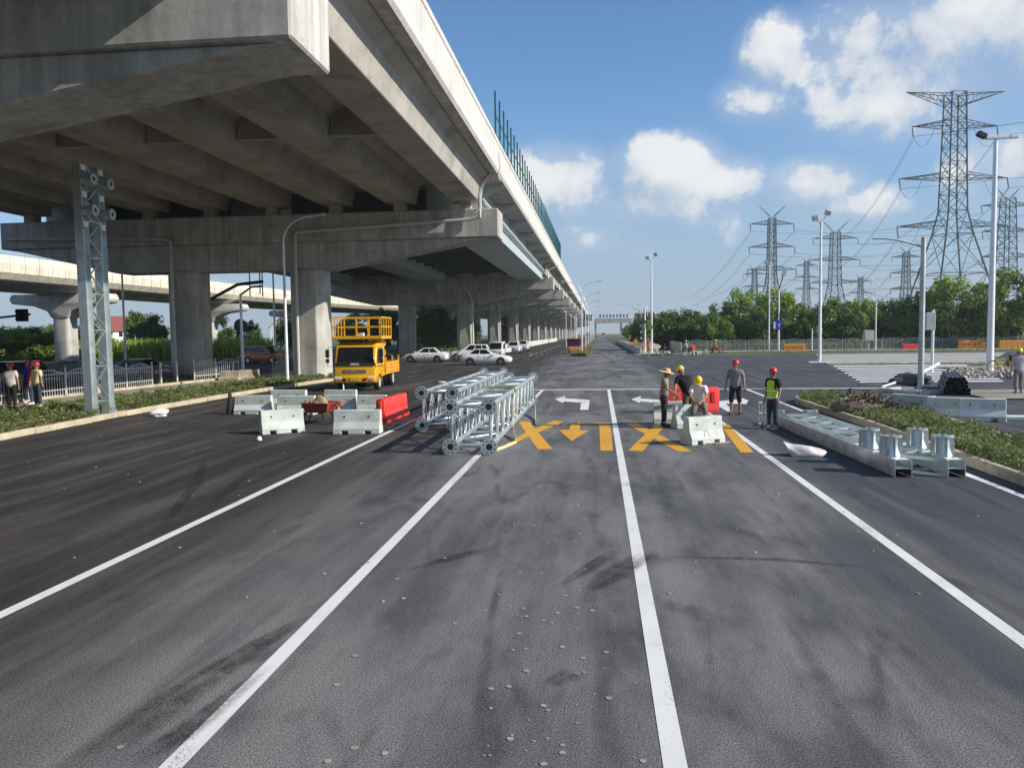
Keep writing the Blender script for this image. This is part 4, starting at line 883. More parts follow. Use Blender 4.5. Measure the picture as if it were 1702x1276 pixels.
for z in (.94, 1.02): MB().box((1.752, 0, z), (.02, 1.04, .02)).obj('grille_bar', 'pipe_grey', TR)
for a in (.9, -.9): MB().box((1.762, -a*.07, .98), (.012, .20, .035), (a, 0, 0)).obj('emblem', 'chrome', TR)
MB().prism([(1.60, .42), (1.60, .74), (1.80, .76), (1.84, .70), (1.84, .46), (1.78, .42)], -1.04, 1.04, 1).obj('bumper', 'truck_yellow', TR, bevel=.03, seg=2, smooth=True)
MB().box((1.85, 0, .60), (.02, .44, .16)).obj('number_plate', 'truck_plate', TR)
for s in (-1, 1):
    MB().box((1.845, s*.80, .66), (.03, .34, .13)).obj('headlight', 'lamp_lens', TR, bevel=.015)
    MB().box((1.845, s*.50, .58), (.03, .16, .12)).obj('fog_lamp', 'black', TR, bevel=.01)
    MB().box((1.845, s*.80, .52), (.03, .20, .07)).obj('indicator', 'car_orange', TR)
    MB().add([(.0, s*1.024, 1.34), (1.35, s*1.024, 1.34), (1.16, s*1.024, 2.08), (.0, s*1.024, 2.08)], [(0, 1, 2, 3)]).obj('side_window', 'glass_dark', TR)
    MB().box((.6, s*1.025, 1.22), (1.5, .012, .012)).obj('door_gap', 'black', TR); MB().box((.1, s*1.035, 1.15), (.2, .03, .04)).obj('door_handle', 'black', TR)
    mr = MB().tube([(1.45, s*1.0, 2.15), (1.75, s*1.28, 2.18), (1.75, s*1.32, 1.25), (1.6, s*1.05, 1.2)], .015, 6).obj('mirror_arm', 'black', TR)
    MB().box((1.74, s*1.33, 1.86), (.10, .20, .40)).obj('mirror_head', 'black', mr, bevel=.04); MB().box((1.74, s*1.33, 1.50), (.09, .18, .20)).obj('mirror_head', 'black', mr, bevel=.03)
    put_wheel(TR, WH_TRUCK, (.75, s*.90, .42), s); put_wheel(TR, WH_TRUCK, (-2.75, s*.90, .42), s); put_wheel(TR, WH_TRUCK, (-2.75, s*.64, .42), s)
    MB().loft([[Vector((.75+rr*math.cos(a), s*y, .42+rr*math.sin(a))) for y in (.80, 1.045) for rr in ((.52, .47) if y < 1 else (.47, .52))] for a in (math.pi*k/12 for k in range(13))]).obj('mudguard', 'truck_yellow', TR, smooth=True)
    for x0, x1 in ((-2.32, -.62), (-4.12, -2.38)):
        pnl = MB().box(((x0+x1)/2, s*1.06, 1.02), (x1-x0, .05, .62)).obj('side_board', 'truck_orange', TR, bevel=.012)
        for i in range(7):
            for j in range(3): MB().box((x0+.16+i*(x1-x0-.32)/6, s*1.088, .84+j*.18), (.10, .012, .05)).obj('slot', 'rust_red', pnl)
    for x in (-.60, -2.35, -4.14): MB().box((x, s*1.06, 1.16), (.07, .07, .95)).obj('stake', 'truck_yellow', TR)
MB().box((-2.36, 0, .76), (3.6, 2.08, .08)).obj('bed_floor', 'truck_orange', TR); MB().box((-4.15, 0, 1.02), (.05, 2.06, .6)).obj('tailgate', 'truck_orange', TR)
MB().box((-.52, 0, 1.5), (.08, 2.0, 1.7)).obj('headboard', 'truck_yellow', TR, bevel=.02)
for k in range(7): MB().box((-.82, .60, 1.0+k*.24), (.62, .75, .07), (0, (.32 if k % 2 else -.32), 0)).obj('scissor_arm', 'truck_yellow', TR)
# caged platform
MB().box((.15, .05, 2.62), (2.5, 2.5, .16)).obj('platform', 'truck_yellow', TR, bevel=.02)
CX, CY = (-1.08, 1.38), (-1.18, 1.28)
for x in (CX[0], -.46, .16, .78, CX[1]):
    for y in CY: bar('cage_post', TR, (x, y, 2.68), (x, y, 3.62), .025, 'truck_yellow', sq=True)
for y in (-.56, .06, .68):
    for x in CX: bar('cage_post', TR, (x, y, 2.68), (x, y, 3.62), .025, 'truck_yellow', sq=True)
for z in (3.16, 3.62):
    for y in CY: bar('cage_rail', TR, (CX[0], y, z), (CX[1], y, z), .028, 'truck_yellow', sq=True)
    for x in CX: bar('cage_rail', TR, (x, CY[0], z), (x, CY[1], z), .028, 'truck_yellow', sq=True)
def place_on(root, p): return root.matrix_world @ Vector(p)
TR_M = Matrix.Translation(TR.location) @ Euler((0, 0, R(-86))).to_matrix().to_4x4()
MB().loft([[Vector(((.36+.11*math.cos(b))*math.cos(a), .11*math.sin(b), (.36+.11*math.cos(b))*math.sin(a))) for b in (2*math.pi*j/10 for j in range(10))] for a in (2*math.pi*k/24 for k in range(25))], cap=False).obj('spare_tyre', 'rubber', loc=TR_M @ Vector((-3.35, .55, 1.28)), rot=(0, 0, R(4)), smooth=True, label='black spare tyre standing in the bed of the yellow truck', cat='tyre')
lump('tool_bag', .35, .28, .34, 'cloth_maroon', 41, TR_M @ Vector((-1.55, .5, .80)), 'dark red tool bag heaped in the bed of the yellow truck', 'bag', amp=.35)
lump('tool_bag', .30, .3, .40, 'cloth_palegrey', 42, TR_M @ Vector((-2.1, .55, .80)), 'grey tool bag heaped in the bed of the yellow truck', 'bag', amp=.35)
root = thing('tool_box', 'small pale box left on the lift platform of the yellow truck', 'box', TR_M @ Vector((.75, .1, 2.70)))
MB().box((0, 0, .08), (.36, .22, .16)).obj('case', 'sack', root, bevel=.02); MB().tube([(-.1, 0, .16), (-.08, 0, .21), (.08, 0, .21), (.1, 0, .16)], .012, 6).obj('handle', 'black', root)

# ---- far vehicles
g = gnd(954, 588); root = thing('cargo_tricycle', 'orange cargo tricycle loaded high with red and blue bundles, seen from behind', 'tricycle', (g.x, g.y+1.3, 0), R(92))
MB().box((-.3, 0, .70), (2.2, 1.5, .5)).obj('cargo_box', 'truck_orange', root, bevel=.03)
MB().box((1.35, 0, .9), (.9, 1.1, 1.1)).obj('cab', 'truck_orange', root, bevel=.08, seg=2)
MB().box((-.3, 0, 1.12), (2.1, 1.6, .45)).obj('load', 'cloth_blue', root, bevel=.12, seg=2); MB().box((-.3, 0, 1.62), (2.2, 1.9, .6)).obj('load', 'cloth_maroon', root, bevel=.15, seg=2)
MB().box((-.3, 0, 1.95), (2.5, 2.1, .08)).obj('canopy', 'rust_red', root, bevel=.03)
for x, y in ((-.8, -.66), (-.8, .66), (1.5, 0)): put_wheel(root, WH_CAR, (x, y, .32), 1 if y >= 0 else -1)
for s in (-1, 1): MB().box((-1.42, s*.6, .62), (.04, .2, .12)).obj('tail_light', 'lamp_red', root)
def far_truck(label, px, py, col, rz, h=3.0):
    g = gnd(px, py); root = thing('tipper_truck', label, 'truck', (g.x, g.y, 0), rz)
    MB().prism([(2.0, .6), (3.6, .6), (3.65, 1.4), (3.4, h-.4), (2.1, h-.3)], -1.2, 1.2, 1).obj('cab', col, root, bevel=.08, seg=2)
    MB().add([(3.66, -1.05, 1.5), (3.66, 1.05, 1.5), (3.46, .98, h-.6), (3.46, -.98, h-.6)], [(0, 1, 2, 3)]).obj('windscreen', 'glass_dark', root)
    MB().prism([(-3.4, 1.0), (1.8, 1.0), (1.9, h), (-3.5, h-.2)], -1.2, 1.2, 1).obj('tipper_body', col, root, bevel=.05)
    MB().box((0, 0, .75), (7.0, .9, .3)).obj('chassis', 'black', root); MB().box((3.68, 0, .7), (.1, 2.3, .35)).obj('bumper', 'pipe_grey', root)
    for x in (2.7, -1.4, -2.5):
        for s in (-1, 1): put_wheel(root, WH_TRUCK, (x, s*1.05, .42), s)
    return root
far_truck('distant yellow tipper truck coming down the second carriageway', 1003, 560.5, 'truck_yellow', R(-90))
far_truck('distant red tipper truck beyond the loaded tricycle', 977, 562, 'rust_red', R(-90))

# ================================================================== people
class Skel:
    def __init__(s): s.p = []; s.r = []; s.e = []
    def v(s, p, r, par=None):
        s.p.append(Vector(p)); s.r.append(r if isinstance(r, tuple) else (r, r)); i = len(s.p)-1
        if par is not None: s.e.append((par, i))
        return i
_skins = []
def skin_obj(sk, sub=2):
    me = bpy.data.meshes.new('tmp'); me.from_pydata(sk.p, sk.e, []); o = bpy.data.objects.new('tmp', me); COL.objects.link(o)
    md = o.modifiers.new('s', 'SKIN'); md.use_smooth_shade = True
    for i, q in enumerate(me.skin_vertices[0].data): q.radius = sk.r[i]; q.use_root = (i == 0)
    sb = o.modifiers.new('u', 'SUBSURF'); sb.levels = sb.render_levels = sub
    return o
def mid(a, b, t=.5): return a+(b-a)*t
def limb2(a, d, L): return Vector(a)+Vector(d).normalized()*L
PEOPLE = []
def person(loc, rz, label, shirt, pants, hat=None, hatcol=None, shorts=False, lean=(0, 0), arms=None, legs=None, hip=.90, head=(0, 0), vest=False, sc=1.0, shoes='cloth_dark', sleeve=.75, group=None, bulk=1.0):
    J = {}; h = Vector((0, 0, hip)); up = Vector((lean[0], lean[1], 1)).normalized()
    J['hip'] = h; J['waist'] = h+up*.16; J['chest'] = h+up*.38; J['neck'] = h+up*.56; hd = Vector((head[0], head[1], 1)).normalized()
    J['head'] = J['neck']+hd*.15; J['hd'] = hd
    arms = arms or {}; legs = legs or {}
    for s, k in ((-1, 'l'), (1, 'r')):
        J['sh'+k] = h+up*.50+Vector((s*.19, 0, 0)); a1, a2 = arms.get(k, ((s*.18, .03, -1), (s*.10, -.12, -1)))
        J['el'+k] = limb2(J['sh'+k], a1, .29); J['wr'+k] = limb2(J['el'+k], a2, .25); J['ha'+k] = limb2(J['wr'+k], a2, .09); J['ad'+k] = Vector(a2).normalized()
        J['th'+k] = h+Vector((s*.095, 0, -.04)); l1, l2 = legs.get(k, ((s*.03, 0, -1), (s*.01, .02, -1)))
        J['kn'+k] = limb2(J['th'+k], l1, .41); J['an'+k] = limb2(J['kn'+k], l2, .40)
        J['to'+k] = J['an'+k]+Vector((s*.03, -.17, -.045))
    b = bulk
    B = Skel(); hi = B.v(J['hip'], (.125*b, .09*b)); wa = B.v(J['waist'], (.11*b, .08*b), hi); ch = B.v(J['chest'], (.125*b, .08*b), wa); ne = B.v(J['neck'], .056, ch)
    B.v(J['neck']+hd*.05, .053, ne)
    for k in 'lr':
        s1 = B.v(J['sh'+k], .058, ch); e = B.v(J['el'+k], .042, s1); w = B.v(J['wr'+k], (.030, .024), e); B.v(J['ha'+k], (.036, .018), w)
        t = B.v(J['th'+k], .088, hi); kn = B.v(J['kn'+k], .058, t); an = B.v(J['an'+k], .040, kn); B.v(J['to'+k], .03, an)
    S = Skel(); hi = S.v(J['hip']+up*-.13, (.178*b, .145*b)); wa = S.v(J['waist'], (.160*b, .125*b), hi); ch = S.v(J['chest'], (.185*b, .135*b), wa); S.v(J['neck']+up*.015, .085, ch)
    for k in 'lr':
        s1 = S.v(J['sh'+k], .084, ch); S.v(mid(J['sh'+k], J['el'+k], sleeve) if sleeve <= 1 else J['el'+k], .072, s1)
        if sleeve > 1: S.v(mid(J['el'+k], J['wr'+k], sleeve-1), .045, len(S.p)-1)
    P = Skel(); hi = P.v(J['hip']+Vector((0, 0, .04)), (.160*b, .125*b)); P.v(J['hip']+up*.14, (.14*b, .108*b), hi)
    for k in 'lr':
        t = P.v(J['th'+k]+Vector((0, 0, -.02)), .112, hi); kn = P.v(J['kn'+k], .084, t)
        P.v(mid(J['kn'+k], J['an'+k], .25 if shorts else .90), .086 if shorts else .068, kn)
    objs = [skin_obj(B), skin_obj(S), skin_obj(P)]
    V = None
    if vest:
        Vk = Skel(); hi = Vk.v(J['hip']+up*-.10, (.198, .165)); wa = Vk.v(J['waist'], (.182, .146), hi); ch = Vk.v(J['chest'], (.205, .155), wa); c2 = Vk.v(h+up*.49, (.205, .145), ch); Vk.v(J['neck']+up*-.005, (.10, .09), c2)
        V = skin_obj(Vk)
    PEOPLE.append((loc, rz, label, shirt, pants, hat, hatcol, J, objs, V, sc, shoes, group))
def finish_people():
    dg = bpy.context.evaluated_depsgraph_get()
    def grab(o, name, mt):
        me = bpy.data.meshes.new_from_object(o.evaluated_get(dg)); me.name = name; me.materials.clear(); me.materials.append(M[mt])
        for p in me.polygons: p.use_smooth = True
        return me
    done = []
    for loc, rz, label, shirt, pants, hat, hatcol, J, objs, V, sc, shoes, group in PEOPLE:
        done.append((loc, rz, label, hat, hatcol, J, grab(objs[0], 'body', 'skin'), grab(objs[1], 'shirt', shirt), grab(objs[2], 'trousers', pants), grab(V, 'vest', 'cloth_hivis') if V else None, sc, shoes, group))
    for P in PEOPLE:
        for o in P[8]+([P[9]] if P[9] else []): bpy.data.objects.remove(o, do_unlink=True)
    for loc, rz, label, hat, hatcol, J, mb_, ms_, mp_, mv_, sc, shoes, group in done:
        # head, ears, nose and hands are welded into the body mesh
        bm = bmesh.new(); bm.from_mesh(mb_); q = J['hd'].to_track_quat('Z', 'Y').to_matrix()
        fwd = Vector((0, -1, 0)); qm = Matrix((J['hd'].cross(-fwd).normalized()*1, (-fwd-J['hd']*(-fwd).dot(J['hd'])).normalized(), J['hd'])).transposed()
        qm = Matrix(((-fwd).cross(J['hd']).normalized(), (-fwd-J['hd']*(-fwd).dot(J['hd'])).normalized(), J['hd'])).transposed()
        def ball(c, r, s=(1, 1, 1), sub=2):
            res = bmesh.ops.create_icosphere(bm, subdivisions=sub, radius=r)
            for v in res['verts']:
                p = Vector((v.co.x*s[0], v.co.y*s[1], v.co.z*s[2]))
                if sub == 3: p.x *= 1-.22*max(0, -p.z/r)*.9; p.y += .012*max(0, p.z/r)
                v.co = J['head']+qm @ (p+Vector(c))
        ball((0, 0, 0), .105, (.80, .95, 1.12), 3); ball((0, -.105, -.015), .019, (.8, 1, 1.3)); ball((0, -.09, -.06), .022, (1.3, .5, .35))
        for s in (-1, 1): ball((s*.085, .005, -.005), .024, (.4, .8, 1.2)); ball((s*.034, -.088, .018), .013, (1.2, .5, .6))
        for k, s in (('l', -1), ('r', 1)):
            w, d = J['ha'+k], J['ad'+k]; side = d.cross(Vector((0, 1, 0)) if abs(d.y) < .9 else Vector((1, 0, 0))).normalized(); nn = side.cross(d)
            tmp = MB()
            for f in range(4):
                o0 = w+side*(f-1.5)*.017; L = (.062, .075, .078, .066)[f]*.9
                tmp.tube([o0-d*.01, o0+d*L*.5+nn*.004, o0+d*L*.85+nn*.022, o0+d*L+nn*.042], [.0088, .0085, .008, .006], 6)
            tmp.tube([w-d*.05+side*s*.02, w-d*.02+side*s*.045, w+d*.015+side*s*.05+nn*.012, w+d*.04+side*s*.045+nn*.02], [.011, .010, .009, .007], 6)
            off = [bm.verts.new(v) for v in tmp.v]
            for f in tmp.f:
                try: bm.faces.new([off[i] for i in f])
                except ValueError: pass
        for f in bm.faces: f.smooth = True
        bm.to_mesh(mb_); bm.free()
        root = thing('person', label, 'person', loc, rz, group); root.scale = (sc, sc, sc)
        ob('body', mb_, root); ob('shirt', ms_, root); ob('trousers', mp_, root)
        hc = J['head']; HM = Matrix.Translation(hc) @ qm.to_4x4()
        def child(name, mb, mt, smooth=True): o = mb.obj(name, mt, root, smooth=smooth); o.matrix_local = HM; return o
        child('hair', MB().lathe([(.088, -.03), (.093, .02), (.09, .07), (.06, .115), (0, .125)], 16), 'hair')
        eyes = MB()
        for s in (-1, 1): eyes.box((s*.034, -.0975, .018), (.024, .006, .008)); eyes.box((s*.034, -.096, .040), (.034, .006, .006))
        child('eyes', eyes, 'hair', False)
        if hat == 'helmet':
            child('helmet', MB().lathe([(.112, .035), (.122, .045), (.120, .085), (.105, .135), (.07, .172), (.03, .186), (0, .188)], 20), hatcol)
            pk = MB().add([Vector((.10*math.cos(a), -.11-.07*math.sin(a)*(1 if math.sin(a) > 0 else 0), .045-.012*math.sin(a))) for a in (math.pi*k/8 for k in range(9))]+[Vector((.105*math.cos(a), -.05*math.sin(a)-.04, .06)) for a in (math.pi*k/8 for k in range(9))], [(k, k+1, k+10, k+9) for k in range(8)])
            child('helmet_peak', pk, hatcol)
            child('helmet_ridge', MB().tube([(0, -.09, .145), (0, -.04, .180), (0, .03, .188), (0, .09, .150)], .012, 6), hatcol)
        elif hat == 'straw':
            child('straw_hat', MB().lathe([(.25, .035), (.18, .055), (.115, .065), (.105, .12), (.07, .155), (0, .165), ], 22), 'straw')
        elif hat == 'cap':
            child('cap', MB().lathe([(.108, .03), (.112, .06), (.095, .12), (.05, .15), (0, .152)], 18), hatcol)
        if mv_:
            v = ob('vest', mv_, root)
            for z in (.0, .2): 
                c = J['hip']+(J['chest']-J['hip'])*(z/.38+.05)
                MB().loft([[c+Vector((.192*math.cos(a)*1.0, .158*math.sin(a), dz)) for a in (2*math.pi*k/24 for k in range(24))] for dz in (-.022, .022)], cap=False).obj('reflective_band', 'sign_white', v, smooth=True)
        for k in 'lr':
            a, t = J['an'+k], J['to'+k]; d = (t-a); d.z = 0; d.normalize(); n = Vector((-d.y, d.x, 0)); z0 = a.z-.075
            ring = lambda c, w, h: [c+n*w*x+Vector((0, 0, z0+h*zz-c.z)) for x, zz in ((-1, 0), (-1, .5), (-.7, 1), (.7, 1), (1, .5), (1, 0))]
            MB().loft([ring(a-d*.07, .028, .06), ring(a-d*.05, .038, .10), ring(a+d*.02, .040, .11), ring(a+d*.10, .047, .065), ring(a+d*.17, .042, .05), ring(a+d*.20, .022, .035)]).obj('shoe', shoes, root, smooth=True)
HE = 'helmet'
# around the barriers
p = gnd(1104, 708); person((p.x, p.y, .025), R(78), 'worker in a wide straw hat and khaki shirt standing at the barriers', 'cloth_khaki', 'cloth_dark', 'straw', head=(0, -.25), lean=(0, -.06), arms={'l': ((-.12, -.35, -1), (.1, -.9, -.45)), 'r': ((.15, -.25, -1), (-.05, -.9, -.5))}, sc=.935, bulk=1.12)
p = gnd(1146, 714); person((p.x+.08, p.y+.95, .03), R(200), 'worker in yellow helmet and black shirt bending over the barriers', 'cloth_black', 'cloth_camo', HE, 'helmet_yellow', lean=(.20, -.30), head=(.2, -.45), arms={'r': ((.5, .40, -1), (.25, .35, -1)), 'l': ((-.2, -.3, -1), (.1, -.4, -.8))}, sc=.98, bulk=1.12)
p = gnd(1127, 713).lerp(gnd(1178, 711), .72); person((p.x, p.y+.20, 0), R(-12), 'seated worker in yellow helmet and white T-shirt leaning on his knees', 'cloth_white', 'cloth_camo', HE, 'helmet_yellow', hip=.78, lean=(0, -.58), head=(0, -.75), arms={'l': ((-.15, -.55, -.9), (.45, -.6, -.5)), 'r': ((.15, -.55, -.9), (-.45, -.6, -.5))}, legs={'l': ((-.12, -1, -.60), (0, -.05, -1)), 'r': ((.30, -1, -.55), (.06, -.08, -1))}, sc=.95)
p = gnd(1222, 689); person((p.x, p.y, .035), R(-14), 'worker in red helmet, grey shirt and knee-length shorts walking up the lane', 'cloth_grey', 'cloth_dark', HE, 'helmet_red', shorts=True, legs={'l': ((-.06, -.22, -1), (-.02, .10, -1)), 'r': ((.08, .10, -1), (.02, .30, -1))}, arms={'l': ((-.32, .10, -1), (-.12, -.10, -1)), 'r': ((.30, -.10, -1), (.12, -.25, -1))}, sc=.98, bulk=1.14)
p = gnd(1284, 713); person((p.x, p.y, .025), R(-52), 'worker in red helmet and bright green reflective vest beside the lying column', 'cloth_black', 'cloth_jeans', HE, 'helmet_red', vest=True, shoes='cloth_palegrey', arms={'l': ((-.16, .05, -1), (-.02, -.3, -1)), 'r': ((.18, .05, -1), (.02, -.35, -1))}, sc=.935)
p = gnd(1688, 655); person((p.x+.1, p.y, .05), R(170), 'worker in yellow helmet and pale grey shirt walking away past the bicycle', 'cloth_palegrey', 'cloth_grey', HE, 'helmet_yellow', legs={'l': ((-.04, -.2, -1), (0, .1, -1)), 'r': ((.05, .12, -1), (0, .22, -1))}, sleeve=1.7, sc=1.02, shoes='cloth_khaki')
# the knot of people on the left footpath
GP = 'people standing together on the left footpath'
p = gnd(21, 681); person((p.x, p.y, .06), R(188), 'person in red helmet and pale grey shirt, black trousers, on the left footpath', 'cloth_palegrey', 'cloth_black', HE, 'helmet_red', bulk=1.2, arms={'r': ((.35, .1, -1), (-.5, -.35, -.5)), 'l': ((-.2, 0, -1), (0, -.2, -1))}, group=GP)
p = gnd(64, 678); person((p.x, p.y, .06), R(165), 'person in red helmet and pale yellow shirt, arms hanging, on the left footpath', 'cloth_yellow', 'cloth_jeans', HE, 'helmet_red', bulk=1.1, shoes='cloth_palegrey', group=GP)
p = gnd(40, 672); person((p.x, p.y+.3, .06), R(30), 'person in blue shirt and blue cap half hidden in the group', 'cloth_blue', 'cloth_dark', 'cap', 'cloth_blue', shoes='cloth_white', group=GP)
p = gnd(51, 674); person((p.x, p.y+.1, .06), R(-60), 'person in red helmet and dark red shirt between blue and yellow shirts', 'cloth_maroon', 'cloth_jeans', HE, 'helmet_red', shoes='cloth_white', group=GP, sleeve=1.6)
p = gnd(4, 676); person((p.x, p.y+.5, .06), R(120), 'person in dark clothes at the edge of the footpath group', 'cloth_dark', 'cloth_dark', None, None, group=GP)
# riders far over the junction
SIT = dict(hip=.80, lean=(0, -.12), legs={'l': ((-.12, -.9, -.35), (0, .05, -1)), 'r': ((.12, -.9, -.35), (0, .05, -1))}, arms={'l': ((-.1, -.7, -.7), (.05, -1, -.05)), 'r': ((.1, -.7, -.7), (-.05, -1, -.05))})
RID = []
for px, py, rz, lb, sh, hc in ((1141, 588.5, R(-75), 'rider in white top on a dark scooter with a red box behind', 'cloth_white', 'helmet_white'), (1190, 587, R(-82), 'rider in orange top on a scooter beside the far fence', 'cloth_orange', 'helmet_yellow')):
    p = gnd(px, py); RID.append((p, rz)); person((p.x, p.y, 0), rz, lb, sh, 'cloth_dark', HE, hc, **SIT)
finish_people()
def scooter(loc, rz, label, col, box=None):
    root = thing('scooter', label, 'scooter', loc, rz)          # nose towards -Y
    for y in (-.66, .60):
        w = ob('wheel', WH_SC[0], root, (0, y, .24), (0, R(90), 0)); ob('rim', WH_SC[1], w)
    MB().prism([(-.48, .30), (-.40, .95), (-.34, .95), (-.28, .36), (.10, .34), (.18, .68), (.78, .74), (.80, .52), (.45, .30)], -.13, .13, 0).obj('body', col, root, bevel=.04, seg=2, smooth=True)
    MB().prism([(.12, .70), (.16, .78), (.70, .80), (.74, .74)], -.13, .13, 0).obj('saddle', 'black', root, bevel=.02)
    bar('fork', root, (0, -.66, .24), (0, -.44, 1.0), .03, 'black', 8); bar('handlebar', root, (-.30, -.42, 1.02), (.30, -.42, 1.02), .018, 'black', 8)
    MB().box((0, -.52, .90), (.16, .08, .14)).obj('headlight', 'lamp_lens', root, bevel=.03)
    if box: MB().box((0, .82, .80), (.5, .5, .55)).obj('delivery_box', box, root, bevel=.04)
WH_SC = make_wheel(.24, .10, 'chrome')
scooter(RID[0][0], RID[0][1], 'dark scooter carrying a big red box by the far fence', 'car_dark', 'red_plastic')
scooter(RID[1][0], RID[1][1], 'rusty orange scooter under the rider in orange', 'rust_red')

# ================================================================== lamps, signals, signs
def V3(p): return Vector(p)
def up_px(base, ptop):                      # point above a ground point that a photo pixel looks at (same depth)
    return atY(ptop[0], ptop[1], base.y)
def lamp_curved(bx, by, elbow, tip, label, r=.085, mt='white_pole', group=None, base=None):
    b = base or gnd(bx, by); e = up_px(b, elbow); t = up_px(b, tip); root = thing('street_lamp', label, 'street lamp', b, 0, group)
    e -= b; t -= b
    MB().cyl((0, 0, 0), (0, 0, e.z), r*1.15, r*.75, 12).obj('pole', mt, root, smooth=True)
    ctrl = Vector((e.x*0, 0, t.z)); pts = arc((0, 0, e.z), (t.x, 0, t.z), (t.x*.12, 0, t.z*.995), 10)
    MB().tube(pts, r*.6, 8).obj('arm', mt, root, smooth=True)
    s = 1 if t.x > 0 else -1
    MB().box((t.x+s*.35, 0, t.z+.05), (.75, .26, .10), (0, -s*.12, 0)).obj('lamp_head', 'pipe_grey', root, bevel=.03)
    MB().cyl((0, 0, 0), (0, 0, .35), r*1.6, n=12).obj('base_sleeve', mt, root, smooth=True)
    return root
lamp_curved(478, 641, (473, 400), (520, 359), 'white street lamp with one curved arm in the left planting bed')
lamp_curved(0, 0, (187, 410), (160, 385), 'shaded street lamp with curved arm behind the upright lattice column', .08, base=Vector((-33.6, 52.5, 0)))
lamp_curved(1455, 582, (1452, 475), (1444, 462), 'street lamp with short bent arm beside the control cabinet', .09)
def lamp_double(px, py, ytop, label, span=1.9, rise=1.3, r=.09, group=None, base=None, rz=0.0):
    b = base or gnd(px, py); h = up_px(b, (px, ytop)).z if ytop else 9.3; root = thing('street_lamp', label, 'street lamp', b, rz, group)
    MB().cyl((0, 0, 0), (0, 0, h-rise), r*1.1, r*.75, 10).obj('pole', 'white_pole', root, smooth=True)
    for s in (-1, 1):
        MB().tube(arc((0, 0, h-rise), (s*span, 0, h), (s*span*.15, 0, h-.05), 8), r*.55, 6).obj('arm', 'white_pole', root, smooth=True)
        MB().box((s*(span+.3), 0, h+.08), (.8, .26, .1), (0, -s*.25, 0)).obj('lamp_head', 'pipe_grey', root, bevel=.03)
    return root
lamp_double(765, 580, 472, 'double-armed street lamp in front of the far pier columns', 1.7)
GL = 'double-armed lamps along the far median'
for k, Y in enumerate((103, 133, 166, 203, 245, 300, 360)):
    lamp_double(0, 0, None, 'double-armed white street lamp in the line along the far median', 2.0, 1.4, group=GL, base=Vector((-2.2, Y, .08)))
GL = 'lamps under the far viaduct edge'
for k, Y in enumerate((150, 180, 210, 240, 280, 330)):
    b = lamp_double(0, 0, None, 'low double-armed lamp in the line beside the far viaduct columns', 1.7, 1.2, .07, group=GL, base=Vector((-6.2-k*.1, Y, 0))); b.scale = (1, 1, .82)
GL = 'lamps along the far right kerb'
for k, Y in enumerate((190, 225, 262, 305)):
    root = thing('street_lamp', 'slim single-armed lamp in the line along the far sandy path', 'street lamp', (11.6+k*.4, Y, 0), 0, GL)
    MB().cyl((0, 0, 0), (0, 0, 8.2), .1, .07, 8).obj('pole', 'white_pole', root, smooth=True); MB().tube(arc((0, 0, 8.2), (-1.8, 0, 9.3), (-.2, 0, 9.2), 6), .05, 6).obj('arm', 'white_pole', root, smooth=True)
    MB().box((-2.1, 0, 9.35), (.7, .25, .1)).obj('lamp_head', 'pipe_grey', root)
def flood_mast(px, py, ytop, label, heads='two', r=.12):
    b = gnd(px, py); h = up_px(b, (px, ytop)).z; root = thing('floodlight_mast', label, 'light mast', b)
    MB().cyl((0, 0, 0), (0, 0, h), r*1.25, r*.7, 14).obj('pole', 'white_pole', root, smooth=True)
    MB().box((0, 0, .03), (.6, .6, .06)).obj('base_plate', 'white_pole', root)
    if heads == 'bar':
        MB().box((.1, 0, h+.12), (1.4, .3, .22)).obj('crossbar', 'white_pole', root, bevel=.03)
        MB().box((-.85, -.05, h+.28), (.55, .4, .3), (0, .5, 0)).obj('floodlight', 'black', root, bevel=.03); MB().box((1.05, 0, h+.12), (.5, .35, .2)).obj('floodlight', 'white_pole', root, bevel=.03)
    else:
        for s, z in ((-1, .15), (1, .55)):
            bar('bracket', root, (0, 0, h-.3), (s*.42, 0, h+z), .04, 'white_pole', 8)
            MB().box((s*.5, -.1, h+z+.12), (.48, .36, .42), (.25, s*.3, 0)).obj('floodlight', 'zinc_dull', root, bevel=.04)
    return root
flood_mast(1362, 603, 368, 'tall white floodlight mast standing on the small island before the crossing')
flood_mast(1083, 588, 432, 'tall white floodlight mast with twin heads at the far kerb by the sandy path')
flood_mast(1645, 617, 232, 'tallest thick white mast with a flat crossbar head beside the yellow bicycle', 'bar', .17)
flood_mast(1278, 582, 440, 'slim white mast right of the far fence scooters', 'two', .09)
bi = gnd(1362, 603); MB().box((0, 0, .05), (2.0, 1.1, .14)).obj('mast_plinth', 'barrier_concrete', loc=(bi.x, bi.y, 0), bevel=.04, label='low concrete plinth under the island floodlight mast', cat='plinth')
